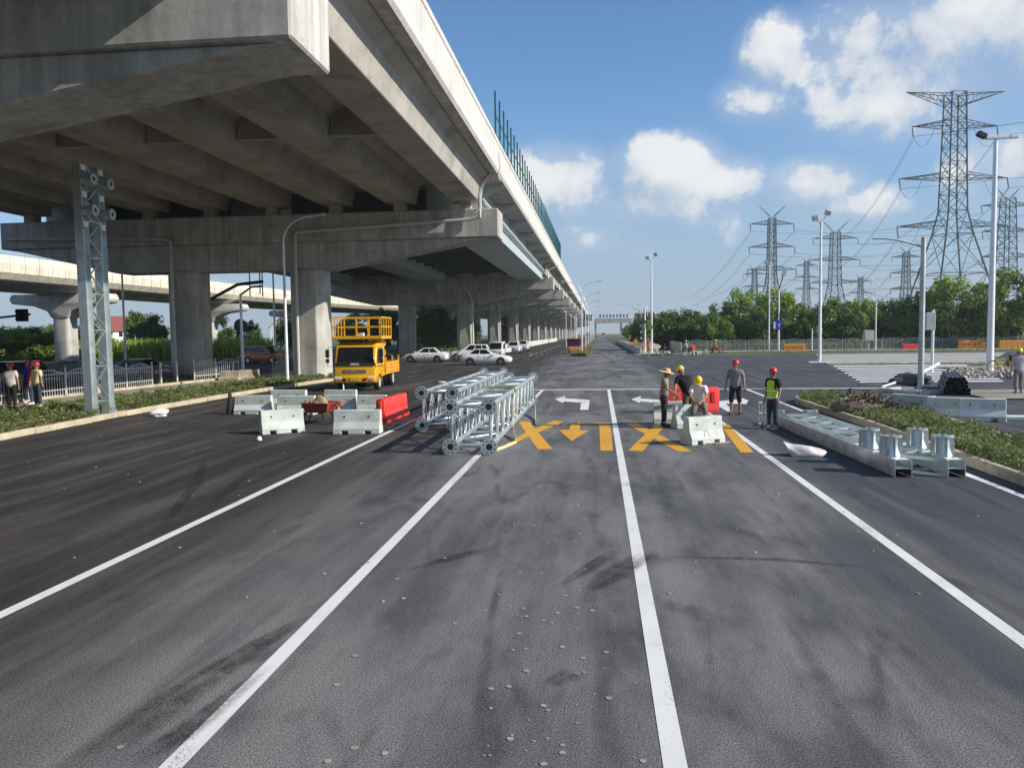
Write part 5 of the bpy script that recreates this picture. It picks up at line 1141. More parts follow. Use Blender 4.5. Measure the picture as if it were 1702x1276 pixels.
# mast with dark forked head, blue sign and signal box
b = gnd(1294, 583); root = thing('sign_mast', 'white mast with dark forked top carrying a blue sign by the far fence', 'sign post', b)
h = up_px(b, (1294, 481)).z; MB().cyl((0, 0, 0), (0, 0, h), .12, .09, 10).obj('pole', 'white_pole', root, smooth=True)
t = up_px(b, (1303, 452))-b; MB().tube([(0, 0, h), (.25, 0, h+.8), (t.x, 0, t.z)], .07, 8).obj('arm', 'black', root); MB().box((t.x+.1, 0, t.z), (.5, .5, 1.1), (0, .35, 0)).obj('lamp_head', 'zinc_dull', root, bevel=.05)
z0, z1 = up_px(b, (1291, 548)).z, up_px(b, (1291, 533)).z
sg = MB().box((-.25, -.16, (z0+z1)/2), (1.0, .05, z1-z0)).obj('sign_plate', 'sign_blue', root); MB().box((.05, -.19, (z0+z1)/2+.05), (.08, .01, .5), (0, .5, 0)).obj('figure', 'sign_white', sg); MB().box((-.02, -.19, (z0+z1)/2-.05), (.08, .01, .5), (0, -.4, 0)).obj('figure', 'sign_white', sg)
MB().box((-.60, -.19, (z0+z1)/2), (.22, .01, .9)).obj('text_panel', 'sign_white', sg); MB().box((.65, -.1, z1+.75), (.5, .3, 1.0)).obj('signal_box', 'black', root, bevel=.03)
# signal pole with boom on the right corner
b = gnd(1530, 648); h = up_px(b, (1534, 398)).z; root = thing('signal_pole', 'grey pole with orange tip and long thin boom at the pipe bundle', 'pole', b)
MB().cyl((0, 0, 0), (0, 0, h), .13, .10, 14).obj('pole', 'zinc_dull', root, smooth=True); MB().cyl((0, 0, h), (0, 0, h+.10), .10, .08, 12).obj('cap', 'orange_plastic', root, smooth=True)
t = up_px(b, (1450, 397))-b; MB().tube(arc((0, 0, h-.35), (t.x, 0, t.z), (t.x*.5, 0, t.z+.05), 8), [.05]*5+[.04]*4, 8).obj('boom', 'zinc_dull', root, smooth=True)
MB().box((0, 0, .02), (.5, .5, .05)).obj('base_plate', 'zinc_dull', root)
b = gnd(1549, 618); root = thing('control_pole', 'thin post with a grey control box beside the boomed pole', 'post', b)
MB().cyl((0, 0, 0), (0, 0, up_px(b, (1549, 515)).z), .09, n=10).obj('pole', 'white_pole', root, smooth=True); MB().box((-.22, -.12, up_px(b, (1545, 534)).z), (.55, .3, 1.1)).obj('control_box', 'tarp', root, bevel=.03)
b = gnd(1443, 583); root = thing('control_cabinet', 'pale control cabinet on a short post by the far fence', 'cabinet', b)
MB().cyl((0, 0, 0), (0, 0, 1.3), .10, n=10).obj('post', 'zinc_dull', root, smooth=True); MB().box((0, 0, 1.95), (1.2, .6, 1.4)).obj('box', 'kerb', root, bevel=.03); MB().box((0, -.305, 1.95), (1.0, .012, 1.2)).obj('door', 'concrete_pale', root)
b = gnd(1072, 587); h = up_px(b, (1072, 513)).z; root = thing('signal_gantry', 'pale cantilever signal pole reaching over the second far carriageway', 'signal pole', b)
MB().cyl((0, 0, 0), (0, 0, h), .14, .11, 10).obj('pole', 'white_pole', root, smooth=True); t = up_px(b, (1026, 506))-b
MB().tube([(0, 0, h-.3), (t.x*.5, 0, t.z-.1), (t.x, 0, t.z)], .07, 8).obj('boom', 'white_pole', root, smooth=True)
MB().box((-.5, -.2, h*.48), (.45, .3, 2.6)).obj('signal_head', 'black', root, bevel=.05)
for k in range(3): MB().cyl((-.5, -.36, h*.48+.8-k*.8), (-.5, -.30, h*.48+.8-k*.8), .16, n=14).obj('signal_lens', 'zinc_dull', root)
b = gnd(1349.5, 582); root = thing('pedestrian_signal', 'short pedestrian signal post behind the orange barrier', 'signal', b)
MB().cyl((0, 0, 0), (0, 0, 3.6), .08, n=8).obj('pole', 'white_pole', root, smooth=True); MB().box((0, -.12, 3.4), (.3, .24, .9)).obj('signal_head', 'black', root, bevel=.03)
# left side: hanging double signal, cantilevers, back of a round sign
b = Vector((-38.5, 40, 0)); root = thing('traffic_signal', 'black twin traffic signal hanging from a thin boom left of the lattice column', 'traffic light', b)
MB().cyl((-6, 0, 0), (-6, 0, 5.4), .14, n=10).obj('pole', 'zinc_dull', root, smooth=True)
c = atY(39, 524, 40)-b; MB().tube([(-6, 0, c.z-.6), (c.x-1.6, 0, c.z-.12), (c.x+.4, 0, c.z+.05)], .06, 8).obj('boom', 'black', root, smooth=True)
for dx in (-.17, .17):
    hd = MB().box((c.x+dx, -.1, c.z), (.30, .22, .68)).obj('signal_head', 'black', root, bevel=.03)
    for k in range(3): MB().cyl((c.x+dx, -.30, c.z+.21-k*.21), (c.x+dx, -.2, c.z+.21-k*.21), .10, n=12, cap=False).obj('visor', 'black', hd)
b = gnd(404, 616); root = thing('signal_pole', 'silver signal pole with forked arms beside the weathered barriers', 'signal pole', b); h = up_px(b, (398, 488)).z
MB().cyl((0, 0, 0), (0, 0, h), .12, .10, 12).obj('pole', 'zinc', root, smooth=True)
p1, p2, p3, p4 = (up_px(b, q)-b for q in ((400, 490), (418, 477), (436, 476), (437, 466)))
MB().tube([p1, p2, p3], .08, 8).obj('arm', 'steel_dark', root, smooth=True); MB().cyl((p3.x-.2, 0, p3.z-.6), (p3.x-.2, 0, p3.z+1.2), .05, n=6).obj('bracket', 'steel_dark', root)
q1, q2, q3 = (up_px(b, q)-b for q in ((352, 496), (395, 473), (437, 468))); MB().tube([q1-Vector((1.2, 0, .5)), q1, q2, q3], .13, 8).obj('arm', 'steel_dark', root, smooth=True)
for q in (415, 436): w = up_px(b, (q, 470))-b; MB().cyl((w.x, 0, w.z-1.1), (w.x, 0, w.z+1.0), .05, n=6).obj('bracket', 'steel_dark', root)
b = Vector((-37.2, 62, 0)); root = thing('round_sign', 'dark back of a round road sign under the ramp', 'road sign', b); c = atY(400, 541, 62)-b
MB().cyl((c.x, 0, 0), (c.x, 0, c.z+.6), .05, n=8).obj('post', 'zinc_dull', root, smooth=True); MB().cyl((c.x, -.05, c.z), (c.x, -.08, c.z), .55, n=24).obj('sign_plate', 'steel_dark', root)
b = gnd(432, 604); root = thing('light_mast', 'thin white mast rising behind the orange people carrier', 'light mast', (b.x, b.y+4, 0)); MB().cyl((0, 0, 0), (0, 0, 11.5), .13, .08, 10).obj('pole', 'white_pole', root, smooth=True); MB().box((0, -.2, 11.5), (.8, .3, .12)).obj('lamp_head', 'pipe_grey', root)
# 50 sign with camera arm, keep-right disc, on the far pier side
b = gnd(784, 584); root = thing('speed_sign', 'round white 50 sign on a cantilever arm before the far columns', 'road sign', b); h = up_px(b, (784, 516)).z
MB().cyl((0, 0, 0), (0, 0, h), .12, .09, 10).obj('pole', 'white_pole', root, smooth=True); c = up_px(b, (819, 511))-b
MB().tube(arc((0, 0, h-.3), (c.x, .1, c.z+.1), (c.x*.4, .1, c.z-.2), 6), .06, 6).obj('arm', 'white_pole', root, smooth=True)
d = MB().cyl((c.x, -.04, c.z), (c.x, -.08, c.z), .60, n=28).obj('sign_rim', 'steel_dark', root); MB().cyl((c.x, -.082, c.z), (c.x, -.095, c.z), .50, n=28).obj('sign_face', 'sign_white', d)
text('lettering', '50', .66, 'black', d, (c.x, -.10, c.z), (R(90), 0, 0)); MB().box((c.x+.95, -.1, c.z+.25), (.22, .4, .25), (0, .5, 0)).obj('camera', 'sign_white', root, bevel=.03)
b = gnd(782.5, 585); b.y -= 2; root = thing('keep_right_sign', 'round blue sign with a white down-right arrow by the far pier', 'road sign', b); c = up_px(b, (782, 543))-b
MB().cyl((c.x, 0, 0), (c.x, 0, c.z), .05, n=8).obj('post', 'zinc_dull', root, smooth=True); MB().cyl((c.x, -.06, c.z), (c.x, -.09, c.z), .42, n=26).obj('sign_plate', 'sign_blue', root)
MB().box((c.x-.06, -.10, c.z+.06), (.40, .012, .09), (0, R(45), 0)).obj('arrow_shaft', 'sign_white', root); MB().add([(c.x+.20, -.105, c.z-.20), (c.x+.20, -.105, c.z+.08), (c.x-.08, -.105, c.z-.20)], [(0, 1, 2)]).obj('arrow_head', 'sign_white', root)
root = thing('direction_sign', 'green motorway direction sign hung beside the far viaduct edge', 'road sign', (-5.2, 235, 0)); c = atY(977, 528, 235)
MB().cyl((-1.6, 0, 0), (-1.6, 0, c.z+1), .16, n=8).obj('post', 'white_pole', root); MB().box((c.x+5.2, -.1, c.z), (2.4, .1, 1.9)).obj('sign_panel', 'sign_green', root); bar('arm', root, (-1.6, 0, c.z), (c.x+6, 0, c.z), .08, 'white_pole', 8)

# ================================================================== fences
def arch_fence(pts, label, cat='fence', near=True, hgt=1.15, lean=0.0, mt='fence_white'):
    root = thing('railing_fence', label, cat, (*pts[0], 0)); o0 = Vector((*pts[0], 0))
    for a, b in zip(pts[:-1], pts[1:]):
        a, b = Vector((*a, 0))-o0, Vector((*b, 0))-o0; d = b-a; L = d.length-.12; rz = math.atan2(d.y, d.x)
        pn = ob('fence_panel', MB().box((L/2+.06, 0, .26), (L, .03, .035)).box((L/2+.06, 0, hgt-.18), (L, .03, .03)).tube([(.06+L*t, 0, hgt-.18+.22*math.sin(math.pi*t)) for t in (k/12 for k in range(13))], .018, 6).mesh('fence_panel', mt), root, a, (lean, 0, rz))
        n = int(L/.17)
        if near:
            for k in range(n+1):
                t = k/n; bar('picket', pn, (.06+L*t, 0, .02), (.06+L*t, 0, hgt-.18+(.22*math.sin(math.pi*t))), .012, mt, 6)
        else:
            mb = MB()
            for k in range(n+1): t = k/n; mb.box((.06+L*t, 0, hgt/2-.05+.11*math.sin(math.pi*t)), (.035, .03, hgt-.2+.22*math.sin(math.pi*t)))
            mb.obj('pickets', mt, pn, kind='stuff')
    for p in pts: p = Vector((*p, 0))-o0; bar('post', root, p, p+Vector((0, 0, hgt+.12)), .027, mt, sq=True)
    return root
arch_fence([(-24.5, 24.2+2.35*k) for k in range(8)], 'white arched railing fence on the kerb behind the footpath group').location.z = .17
arch_fence([(-24.2, 44.6), (-23.9, 46.7), (-23.4, 48.8)], 'leaning pair of white arched railing panels beside the pier column', lean=.10).location.z = .17
arch_fence([(-22.6, 52.3), (-20.8, 50.4)], 'single loose railing panel propped behind the weathered barriers', lean=-.2)
for y in (41.5, 43.2): ob('fence_post', MB().box((0, 0, .6), (.09, .09, 1.2)).mesh('fence_post', 'fence_white'), None, (-24.5, y, .17), label='lone white fence post left in the gap of the arched fence', cat='post', group='lone fence posts')
arch_fence([(12.5+2.6*k, 112.2-.02*k) for k in range(23)], 'long pale arched railing fence along the far side of the junction', near=False, hgt=1.5, mt='fence_pale')
arch_fence([(-52+2.6*k, 96.5) for k in range(9)], 'pale arched railing fence across the street beneath the ramp', near=False, hgt=1.2, mt='fence_pale')
# low wall left of the far carriageway, solid wall right of the sandy path, guard rail on the second carriageway
lw = thing('low_wall', 'long low pale wall between the far carriageway and the viaduct columns', 'wall', (-14.6, 101, 0))
for k in range(20): MB().box((-.02*k, k*9+4.5, .55), (.3, 8.96, 1.1)).obj('wall_panel', 'concrete_pale', lw, bevel=.03)
lw = thing('boundary_wall', 'grey panel boundary wall beyond the sandy path and young trees', 'wall', (10.2, 99, 0))
for k in range(24): MB().box((.06*k+.2*(k > 2), k*5+2.5, .7), (.16, 4.92, 1.4)).obj('wall_panel', 'concrete', lw)
lw = thing('site_barrier', 'low concrete edge wall running along the second far carriageway', 'wall', (5.2, 98, 0))
for k in range(30): MB().prism([(-.25, 0), (-.1, .8), (.1, .8), (.25, 0)], k*4+.03, k*4+3.95, 1).obj('wall_panel', 'barrier_concrete', lw)
# plastic barriers at the far kerb
def far_box(px, py, w, h, label, mt, letters=True, rz=0.0):
    b = gnd(px, py); root = thing('site_hoarding', label, 'barrier', (b.x, b.y+.3, 0), rz)
    mb = MB().box((0, 0, h/2), (w, .42, h)); mb.obj('body', mt, root, bevel=.05)
    for k in range(5): MB().box((-w/2+w*(k+.5)/5, -.215, h*.5), (.06, .02, h*.8)).obj('rib', mt, root)
    if letters:
        for k in range(4):
            for q in (-.06, .07): MB().box((-w*.3+k*w*.2+q, -.235, h*.55), (.06, .012, h*.4), (0, q*4, 0)).obj('character_stroke', 'rust_red', root)
    return root
far_box(1321, 584, 2.7, .95, 'orange site barrier with dark characters by the far fence', 'orange_plastic')
far_box(1616, 580, 3.3, 1.15, 'orange site barrier with faded characters right of the boomed pole', 'orange_plastic')
far_box(1684, 580, 3.2, 1.1, 'orange site barrier beyond the tallest mast', 'orange_plastic', False)
far_box(1516, 580.5, 2.4, .72, 'flat red plastic barrier lying by the far fence', 'red_plastic', False)
lump('tarpaulin_stack', 4.4, 1.5, 1.5, 'tarp', 23, gnd(1602, 578)+Vector((0, 5.5, .3)), 'long grey tarpaulin-covered stack behind the far fence', 'stack', amp=.12)
mb = MB(); rr = random.Random(12)
for k in range(260):
    g = gnd(rr.uniform(1578, 1700), rr.uniform(614, 630)); s = rr.uniform(.05, .28); mb.box((g.x, g.y, .05+s*.2), (s, s*rr.uniform(.5, 1), s*rr.uniform(.3, .7)), (rr.random(), rr.random(), rr.random()*3))
for k in range(120):
    g = gnd(rr.uniform(1090, 1180), rr.uniform(584, 590)); s = rr.uniform(.08, .4); mb.box((g.x, g.y, .05+s*.2), (s, s*rr.uniform(.5, 1), s*rr.uniform(.3, .7)), (rr.random(), rr.random(), rr.random()*3))
o = mb.obj('rubble', 'rubble', kind='stuff'); tag(o, 'broken paving rubble scattered over the corner by the tall mast', 'rubble')
lump('sand_heap', 1.9, 2.6, .8, 'dusty_ground', 27, gnd(1086, 584)+Vector((-.6, 4, 0)), 'pale sand heap beside the floodlight mast at the sandy path', 'heap', amp=.15)
# bicycle
b = gnd(1664, 620); root = thing('bicycle', 'yellow shared bicycle parked beside the tallest white mast', 'bicycle', (b.x, b.y, .05), R(8))
def hoop(x, r): 
    w = ob('wheel', MB().tube([(r*math.cos(a), 0, r*math.sin(a)) for a in (2*math.pi*k/28 for k in range(29))], .028, 6).mesh('wheel', 'rubber', smooth=True), root, (x, 0, r+.03))
    ob('rim', MB().tube([((r-.035)*math.cos(a), 0, (r-.035)*math.sin(a)) for a in (2*math.pi*k/28 for k in range(29))], .016, 5).mesh('rim', 'helmet_yellow'), w)
    for k in range(10): bar('spoke', w, (0, 0, 0), ((r-.03)*math.cos(k*.628), 0, (r-.03)*math.sin(k*.628)), .004, 'chrome', 4)
hoop(-.52, .33); hoop(.55, .33)
for p0, p1 in (((-.52, 0, .36), (-.15, 0, .36)), ((-.15, 0, .36), (-.28, 0, .85)), ((-.25, 0, .75), (.38, 0, .82)), ((-.15, 0, .36), (.40, 0, .75)), ((-.52, 0, .36), (-.25, 0, .75)), ((.55, 0, .36), (.36, 0, 1.0))): bar('frame_tube', root, p0, p1, .022, 'helmet_yellow', 8)
MB().box((-.30, 0, .90), (.26, .15, .06)).obj('saddle', 'black', root, bevel=.02); bar('handlebar', root, (.34, -.27, 1.04), (.34, .27, 1.04), .014, 'black', 6); MB().box((.62, 0, .85), (.28, .34, .22)).obj('basket', 'black', root, bevel=.02)
scooter(gnd(1694, 612)+Vector((.5, 1.0, .05)), R(80), 'black scooter parked at the pavement edge beyond the bicycle', 'car_dark')

# ================================================================== far buildings
root = thing('house', 'white two-storey house with dark red gable roof far beyond the ramp', 'house', (-131, 203, 0), R(-18))
MB().prism([(-3.6, 0), (3.6, 0), (3.6, 5.2), (0, 8.6), (-3.6, 5.2)], -6, 6, 1).obj('wall', 'wall_white', root)
for s in (-1, 1): MB().add([(s*4.1, -6.4, 4.75), (s*4.1, 6.4, 4.75), (0, 6.4, 8.75), (0, -6.4, 8.75), (s*4.1, -6.4, 5.0), (s*4.1, 6.4, 5.0), (0, 6.4, 9.0), (0, -6.4, 9.0)], [(0, 1, 2, 3), (4, 7, 6, 5), (0, 4, 5, 1), (0, 3, 7, 4), (1, 5, 6, 2)]).obj('roof', 'roof_tile', root)
for x, z in ((-1.6, 1.4), (1.6, 1.4), (-1.6, 4.2), (1.6, 4.2)):
    w = MB().box((x, -6.04, z), (1.2, .08, 1.4)).obj('window', 'glass_dark', root); MB().box((x, -6.08, z-.78), (1.4, .16, .1)).obj('sill', 'concrete_pale', w)
for y in (-3, 0, 3): MB().box((3.64, y, 4.0), (.08, 1.2, 1.3)).obj('window', 'glass_dark', root)
root = thing('house', 'pale house gable showing above the dark trees under the ramp', 'house', (-108, 262, 0), R(10))
MB().prism([(-4, 0), (4, 0), (4, 6), (0, 9.5), (-4, 6)], -6, 6, 1).obj('wall', 'wall_white', root)
for s in (-1, 1): MB().add([(s*4.5, -6.4, 5.6), (s*4.5, 6.4, 5.6), (0, 6.4, 9.7), (0, -6.4, 9.7), (s*4.5, -6.4, 5.9), (s*4.5, 6.4, 5.9), (0, 6.4, 10), (0, -6.4, 10)], [(0, 1, 2, 3), (4, 7, 6, 5), (0, 4, 5, 1), (0, 3, 7, 4), (1, 5, 6, 2)]).obj('roof', 'kerb', root)
for x, z in ((-1.8, 1.6), (1.8, 1.6), (-1.8, 4.6), (1.8, 4.6)): MB().box((x, -6.04, z), (1.3, .08, 1.5)).obj('window', 'glass_dark', root)
root = thing('footbridge', 'distant grey bridge spanning the far end of the road', 'bridge', (14, 500, 0))
MB().box((0, 0, 10.4), (34, 4, 3.0)).obj('deck', 'concrete', root)
for x in (-16, 0, 16): MB().box((x, 0, 4.5), (1.2, 2, 9)).obj('column', 'concrete', root)
for k in range(9): MB().box((-13+k*2.1, -1.9, 13.4), (1.1, .2, 1.6 if k % 3 else 1.9)).obj('sign_board', 'steel_dark', root)
root = thing('hoarding', 'dark red hoarding showing above the trees at the road end', 'billboard', (19, 330, 0))
MB().box((0, 0, 9.0), (8.5, .4, 3.4)).obj('panel', 'roof_tile', root)
for x in (-3, 3): MB().box((x, .4, 3.7), (.4, .4, 7.4)).obj('post', 'zinc_dull', root)

# ================================================================== trees and undergrowth
def crown_mesh(seed, mt, n=5200, clumps=46, rx=1.0, rz_=1.0, leaf=.055):
    rnd = random.Random(seed); mb = MB(); cs = []
    for _ in range(clumps):
        while True:
            p = Vector((rnd.uniform(-1, 1), rnd.uniform(-1, 1), rnd.uniform(-.85, 1)))
            if .25 < p.length < 1: break
        p = p.normalized()*(p.length**.45)*rnd.uniform(.72, 1.0); cs.append((p, rnd.uniform(.17, .33)))
    for p, r in cs:
        for _ in range(int(n/clumps)):
            d = Vector((rnd.gauss(0, 1), rnd.gauss(0, 1), rnd.gauss(0, 1))).normalized(); q = p+d*r*rnd.random()**.35
            s = leaf*rnd.uniform(.6, 1.4); nrm = (d*.7+Vector((0, 0, .5))+Vector((rnd.gauss(0, .5), rnd.gauss(0, .5), rnd.gauss(0, .5)))).normalized()
            u = nrm.orthogonal().normalized(); w = nrm.cross(u); a = rnd.random()*6.28; u, w = u*math.cos(a)+w*math.sin(a), w*math.cos(a)-u*math.sin(a)
            mb.add([Vector((c.x*rx, c.y*rx, c.z*rz_)) for c in (q-u*s, q+w*s*.6, q+u*s, q-w*s*.6)], [(0, 1, 2, 3)])
    return mb.mesh('crown', mt)
def trunk_mesh(seed):
    rnd = random.Random(seed); mb = MB().tube([(0, 0, 0), (.02, .01, .25), (-.01, .02, .5)], [.05, .036, .03], 8)
    for k in range(6):
        a = k*1.05+rnd.random(); e = Vector((math.cos(a)*.30, math.sin(a)*.30, rnd.uniform(.62, .9))); mb.tube(arc((0, .01, .30+.03*k), e, (e.x*.3, e.y*.3, .58), 4), [.02, .017, .013, .009, .005], 5)
    return mb.mesh('trunk', 'bark', smooth=True)
CRN = {'mid': [crown_mesh(1, 'leaf_mid'), crown_mesh(2, 'leaf_mid', clumps=60)], 'dark': [crown_mesh(3, 'leaf_dark'), crown_mesh(4, 'leaf_dark', clumps=60)], 'bright': [crown_mesh(5, 'leaf_bright'), crown_mesh(6, 'leaf_bright', clumps=38)]}
TRK = [trunk_mesh(1), trunk_mesh(2)]
rt = random.Random(77)
def tree(x, y, h, w, kind, label, group, low=.12):
    v = Vector((x, y, -CAM_H)); sxp = PW/2+FPX*v.dot(CR)/v.dot(CF)
    if 165 < sxp < 236 and y < 195 and x < -40: return                # the house shows through a gap here
    root = thing('tree', label, 'tree', (x, y, -.02), rt.random()*6.28, group)
    ob('trunk', TRK[rt.randrange(2)], root, None, None, (h*.9, h*.9, h*.85))
    cz = h*(1-low)/2; ob('crown', CRN[kind][rt.randrange(2)], root, (0, 0, h-cz), (rt.uniform(-.1, .1), rt.uniform(-.1, .1), rt.random()*6.28), (w/2, w/2*rt.uniform(.85, 1.15), cz))
TL = {1078: 'dark tree at the open end of the thicket beside the twin-headed mast', 1100: 'dark tree standing behind the twin-headed floodlight mast', 1128: 'green tree behind the scooter with the red box', 1152: 'dark tree between the two scooters', 1176: 'green tree behind the rider in orange', 1206: 'dark tree next to the feathery tallest willow-like tree', 1232: 'light feathery tree rising above its dark neighbours before the slim mast', 1256: 'green tree between the two light feathery trees', 1290: 'light feathery tree behind the blue sign mast', 1322: 'green tree behind the orange barrier with dark characters', 1348: 'dark tree behind the pedestrian signal post', 1378: 'green tree just past the island floodlight mast', 1404: 'tall green tree before the control cabinet', 1430: 'small yellow-green tree behind the control cabinet', 1456: 'dark tree behind the lamp with the bent arm', 1482: 'green tree past the lamp with the bent arm', 1506: 'dark tree behind the flat red barrier', 1532: 'tall green tree behind the boomed pole', 1190: 'low green bush-like tree at the fence by the rider in orange', 1272: 'low dark bush-like tree at the fence before the slim mast', 1350: 'low green bush-like tree at the fence by the pedestrian signal', 1415: 'low dark bush-like tree at the fence before the control cabinet', 1560: 'broad dark tree next to the large sunlit tree'}
for px, ptop, Y, k, w in ((1078, 521, 125, 'dark', 6), (1100, 516, 121, 'dark', 7), (1128, 511, 123, 'mid', 7), (1152, 515, 120, 'dark', 6.5), (1176, 511, 124, 'mid', 7), (1206, 503, 126, 'dark', 7), (1232, 487, 128, 'bright', 7.5), (1256, 500, 121, 'mid', 6.5),
                        (1290, 486, 127, 'bright', 8), (1322, 499, 121, 'mid', 7), (1348, 504, 124, 'dark', 7), (1378, 499, 120, 'mid', 7), (1404, 494, 126, 'mid', 7.5), (1430, 497, 119, 'bright', 6), (1456, 499, 124, 'dark', 7), (1482, 494, 119, 'mid', 6.5), (1506, 490, 122, 'dark', 7), (1532, 484, 126, 'mid', 8),
                        (1190, 520, 118, 'mid', 5), (1272, 518, 117.5, 'dark', 5.5), (1350, 522, 117.5, 'mid', 5), (1415, 520, 117, 'dark', 5.5), (1560, 486, 122, 'dark', 9)):
    t = atY(px, ptop, Y); w *= rt.uniform(.78, 1.25); tree(t.x, Y, t.z*rt.uniform(.93, 1.05), w, k, TL[px], 'trees behind the far fence', .04)
for px, ptop, Y, k, w, lb in ((1592, 457, 117, 'bright', 11, 'large rounded sunlit tree behind the orange site barrier'), (1690, 444, 113, 'mid', 11, 'tallest dark-bellied tree at the thicket end beyond the tall mast'), (1650, 470, 121, 'dark', 9, 'dark tree between the sunlit tree and the tallest tree')):
    t = atY(px, ptop, Y); tree(t.x, Y, t.z, w, k, lb, 'trees behind the far fence', .06)
for x in (84, 96, 108, 121): tree(x, rt.uniform(114, 122), rt.uniform(9, 12), rt.uniform(8, 11), rt.choice(('mid', 'dark')), 'broad tree continuing the thicket past the picture edge', 'trees behind the far fence', .05)
for k in range(30):
    x = -150+k*4.4+rt.uniform(-1.5, 1.5); y = 128+rt.uniform(-8, 24); kk = rt.choice(('mid', 'dark', 'dark', 'bright')) if x < -95 else rt.choice(('dark', 'dark', 'mid')); h = rt.uniform(4.8, 7.6) if x < -80 else rt.uniform(5.5, 8.5)
    tree(x, y, h, rt.uniform(5.5, 8.5), kk, {'mid': 'green tree in the belt beyond the ramp', 'dark': 'dark green tree in the belt beyond the ramp', 'bright': 'yellow-green tree in the belt beyond the ramp'}[kk], 'trees beyond the ramp', .03)
for px, ptop, Y in ((8, 545, 88), (45, 543, 92), (85, 548, 96), (112, 552, 99)):
    t = atY(px, ptop, Y); tree(t.x, Y, t.z, 7.5, 'mid' if px > 30 else 'bright', 'bushy green tree behind the reeds left of the ramp pier', 'trees beyond the reeds', .02)
for x, Y, h in ((-26, 150, 7), (-31, 170, 8), (-36, 190, 8), (-24, 205, 7.5), (-41, 158, 8), (-46, 205, 9), (-29, 232, 8)): tree(x, Y, h, 7, 'dark', 'dark tree in the shade behind the far viaduct columns', 'trees behind the viaduct', .03)
for k in range(9):
    x = 13+k*9+rt.uniform(-3, 3); tree(x, rt.uniform(170, 260), rt.uniform(7, 10), 9, 'dark', 'distant dark tree behind the thicket', 'distant trees right of the road', .03)
for k in range(8): tree(rt.choice((9, 12, 15, 18))+rt.uniform(-1, 1)+k*.9, 210+k*28, rt.uniform(5, 8), 7, 'mid', 'distant roadside tree beyond the sandy path', 'distant roadside trees', .05)
# staked young trees along the sandy path
sm = crown_mesh(9, 'leaf_mid', n=420, clumps=16, leaf=.10)
for k in range(11):
    x, y = 6.4+rt.uniform(-.3, .3)+.04*k, 99+k*7.5; root = thing('young_tree', 'thin staked young tree in the row along the sandy path', 'tree', (x, y, .08), rt.random()*6, 'staked young trees')
    bar('trunk', root, (0, 0, 0), (.1, 0, 3.4), .05, 'bark', 7); ob('crown', sm, root, (.1, 0, 3.5), (0, 0, rt.random()*6), (.95, .95, 1.5))
    for a in range(3): bar('stake', root, (.8*math.cos(a*2.1), .8*math.sin(a*2.1), 0), (.06, 0, 1.9), .04, 'orange_plastic', 6)
# reeds, hedge and grass as masses
def tuft_field(name, n, place, h, mt, label, seed, w=.05, lean=.25):
    rnd = random.Random(seed); mb = MB()
    for _ in range(n):
        x, y = place(rnd); hh = h*rnd.uniform(.5, 1.15); a = rnd.random()*6.28; u = Vector((math.cos(a), math.sin(a), 0))*w; t = Vector((rnd.gauss(0, lean), rnd.gauss(0, lean), 1))*hh
        b = Vector((x, y, 0)); mb.add([b-u, b+u, b+t*.6+u*.7, b+t, b+t*.6-u*.7], [(0, 1, 2, 3, 4)])
    o = mb.obj(name, mt, kind='stuff'); return tag(o, label, 'grass')
tuft_field('reeds', 9000, lambda r: (r.uniform(-110, -44), r.uniform(93.5, 104)), 2.6, 'leaf_bright', 'tall sunlit reeds growing across the street left of the ramp piers', 5, .16)
tuft_field('hedge_plants', 7000, lambda r: (r.uniform(12, 76), r.uniform(113, 115.5)), 1.1, 'leaf_shrub', 'low hedge plants growing right behind the far railing fence', 6, .12, .4)
tuft_field('median_grass', 5200, lambda r: (r.uniform(-3.2, -1.4), 92.5+150*r.random()**2), .55, 'leaf_dry', 'dry grass growing on the far median strip', 7, .05)
tuft_field('verge_grass', 4200, lambda r: (r.uniform(-24, -15.2), 94+90*r.random()), .8, 'leaf_shrub', 'rough weeds growing round the far viaduct columns', 8, .07)

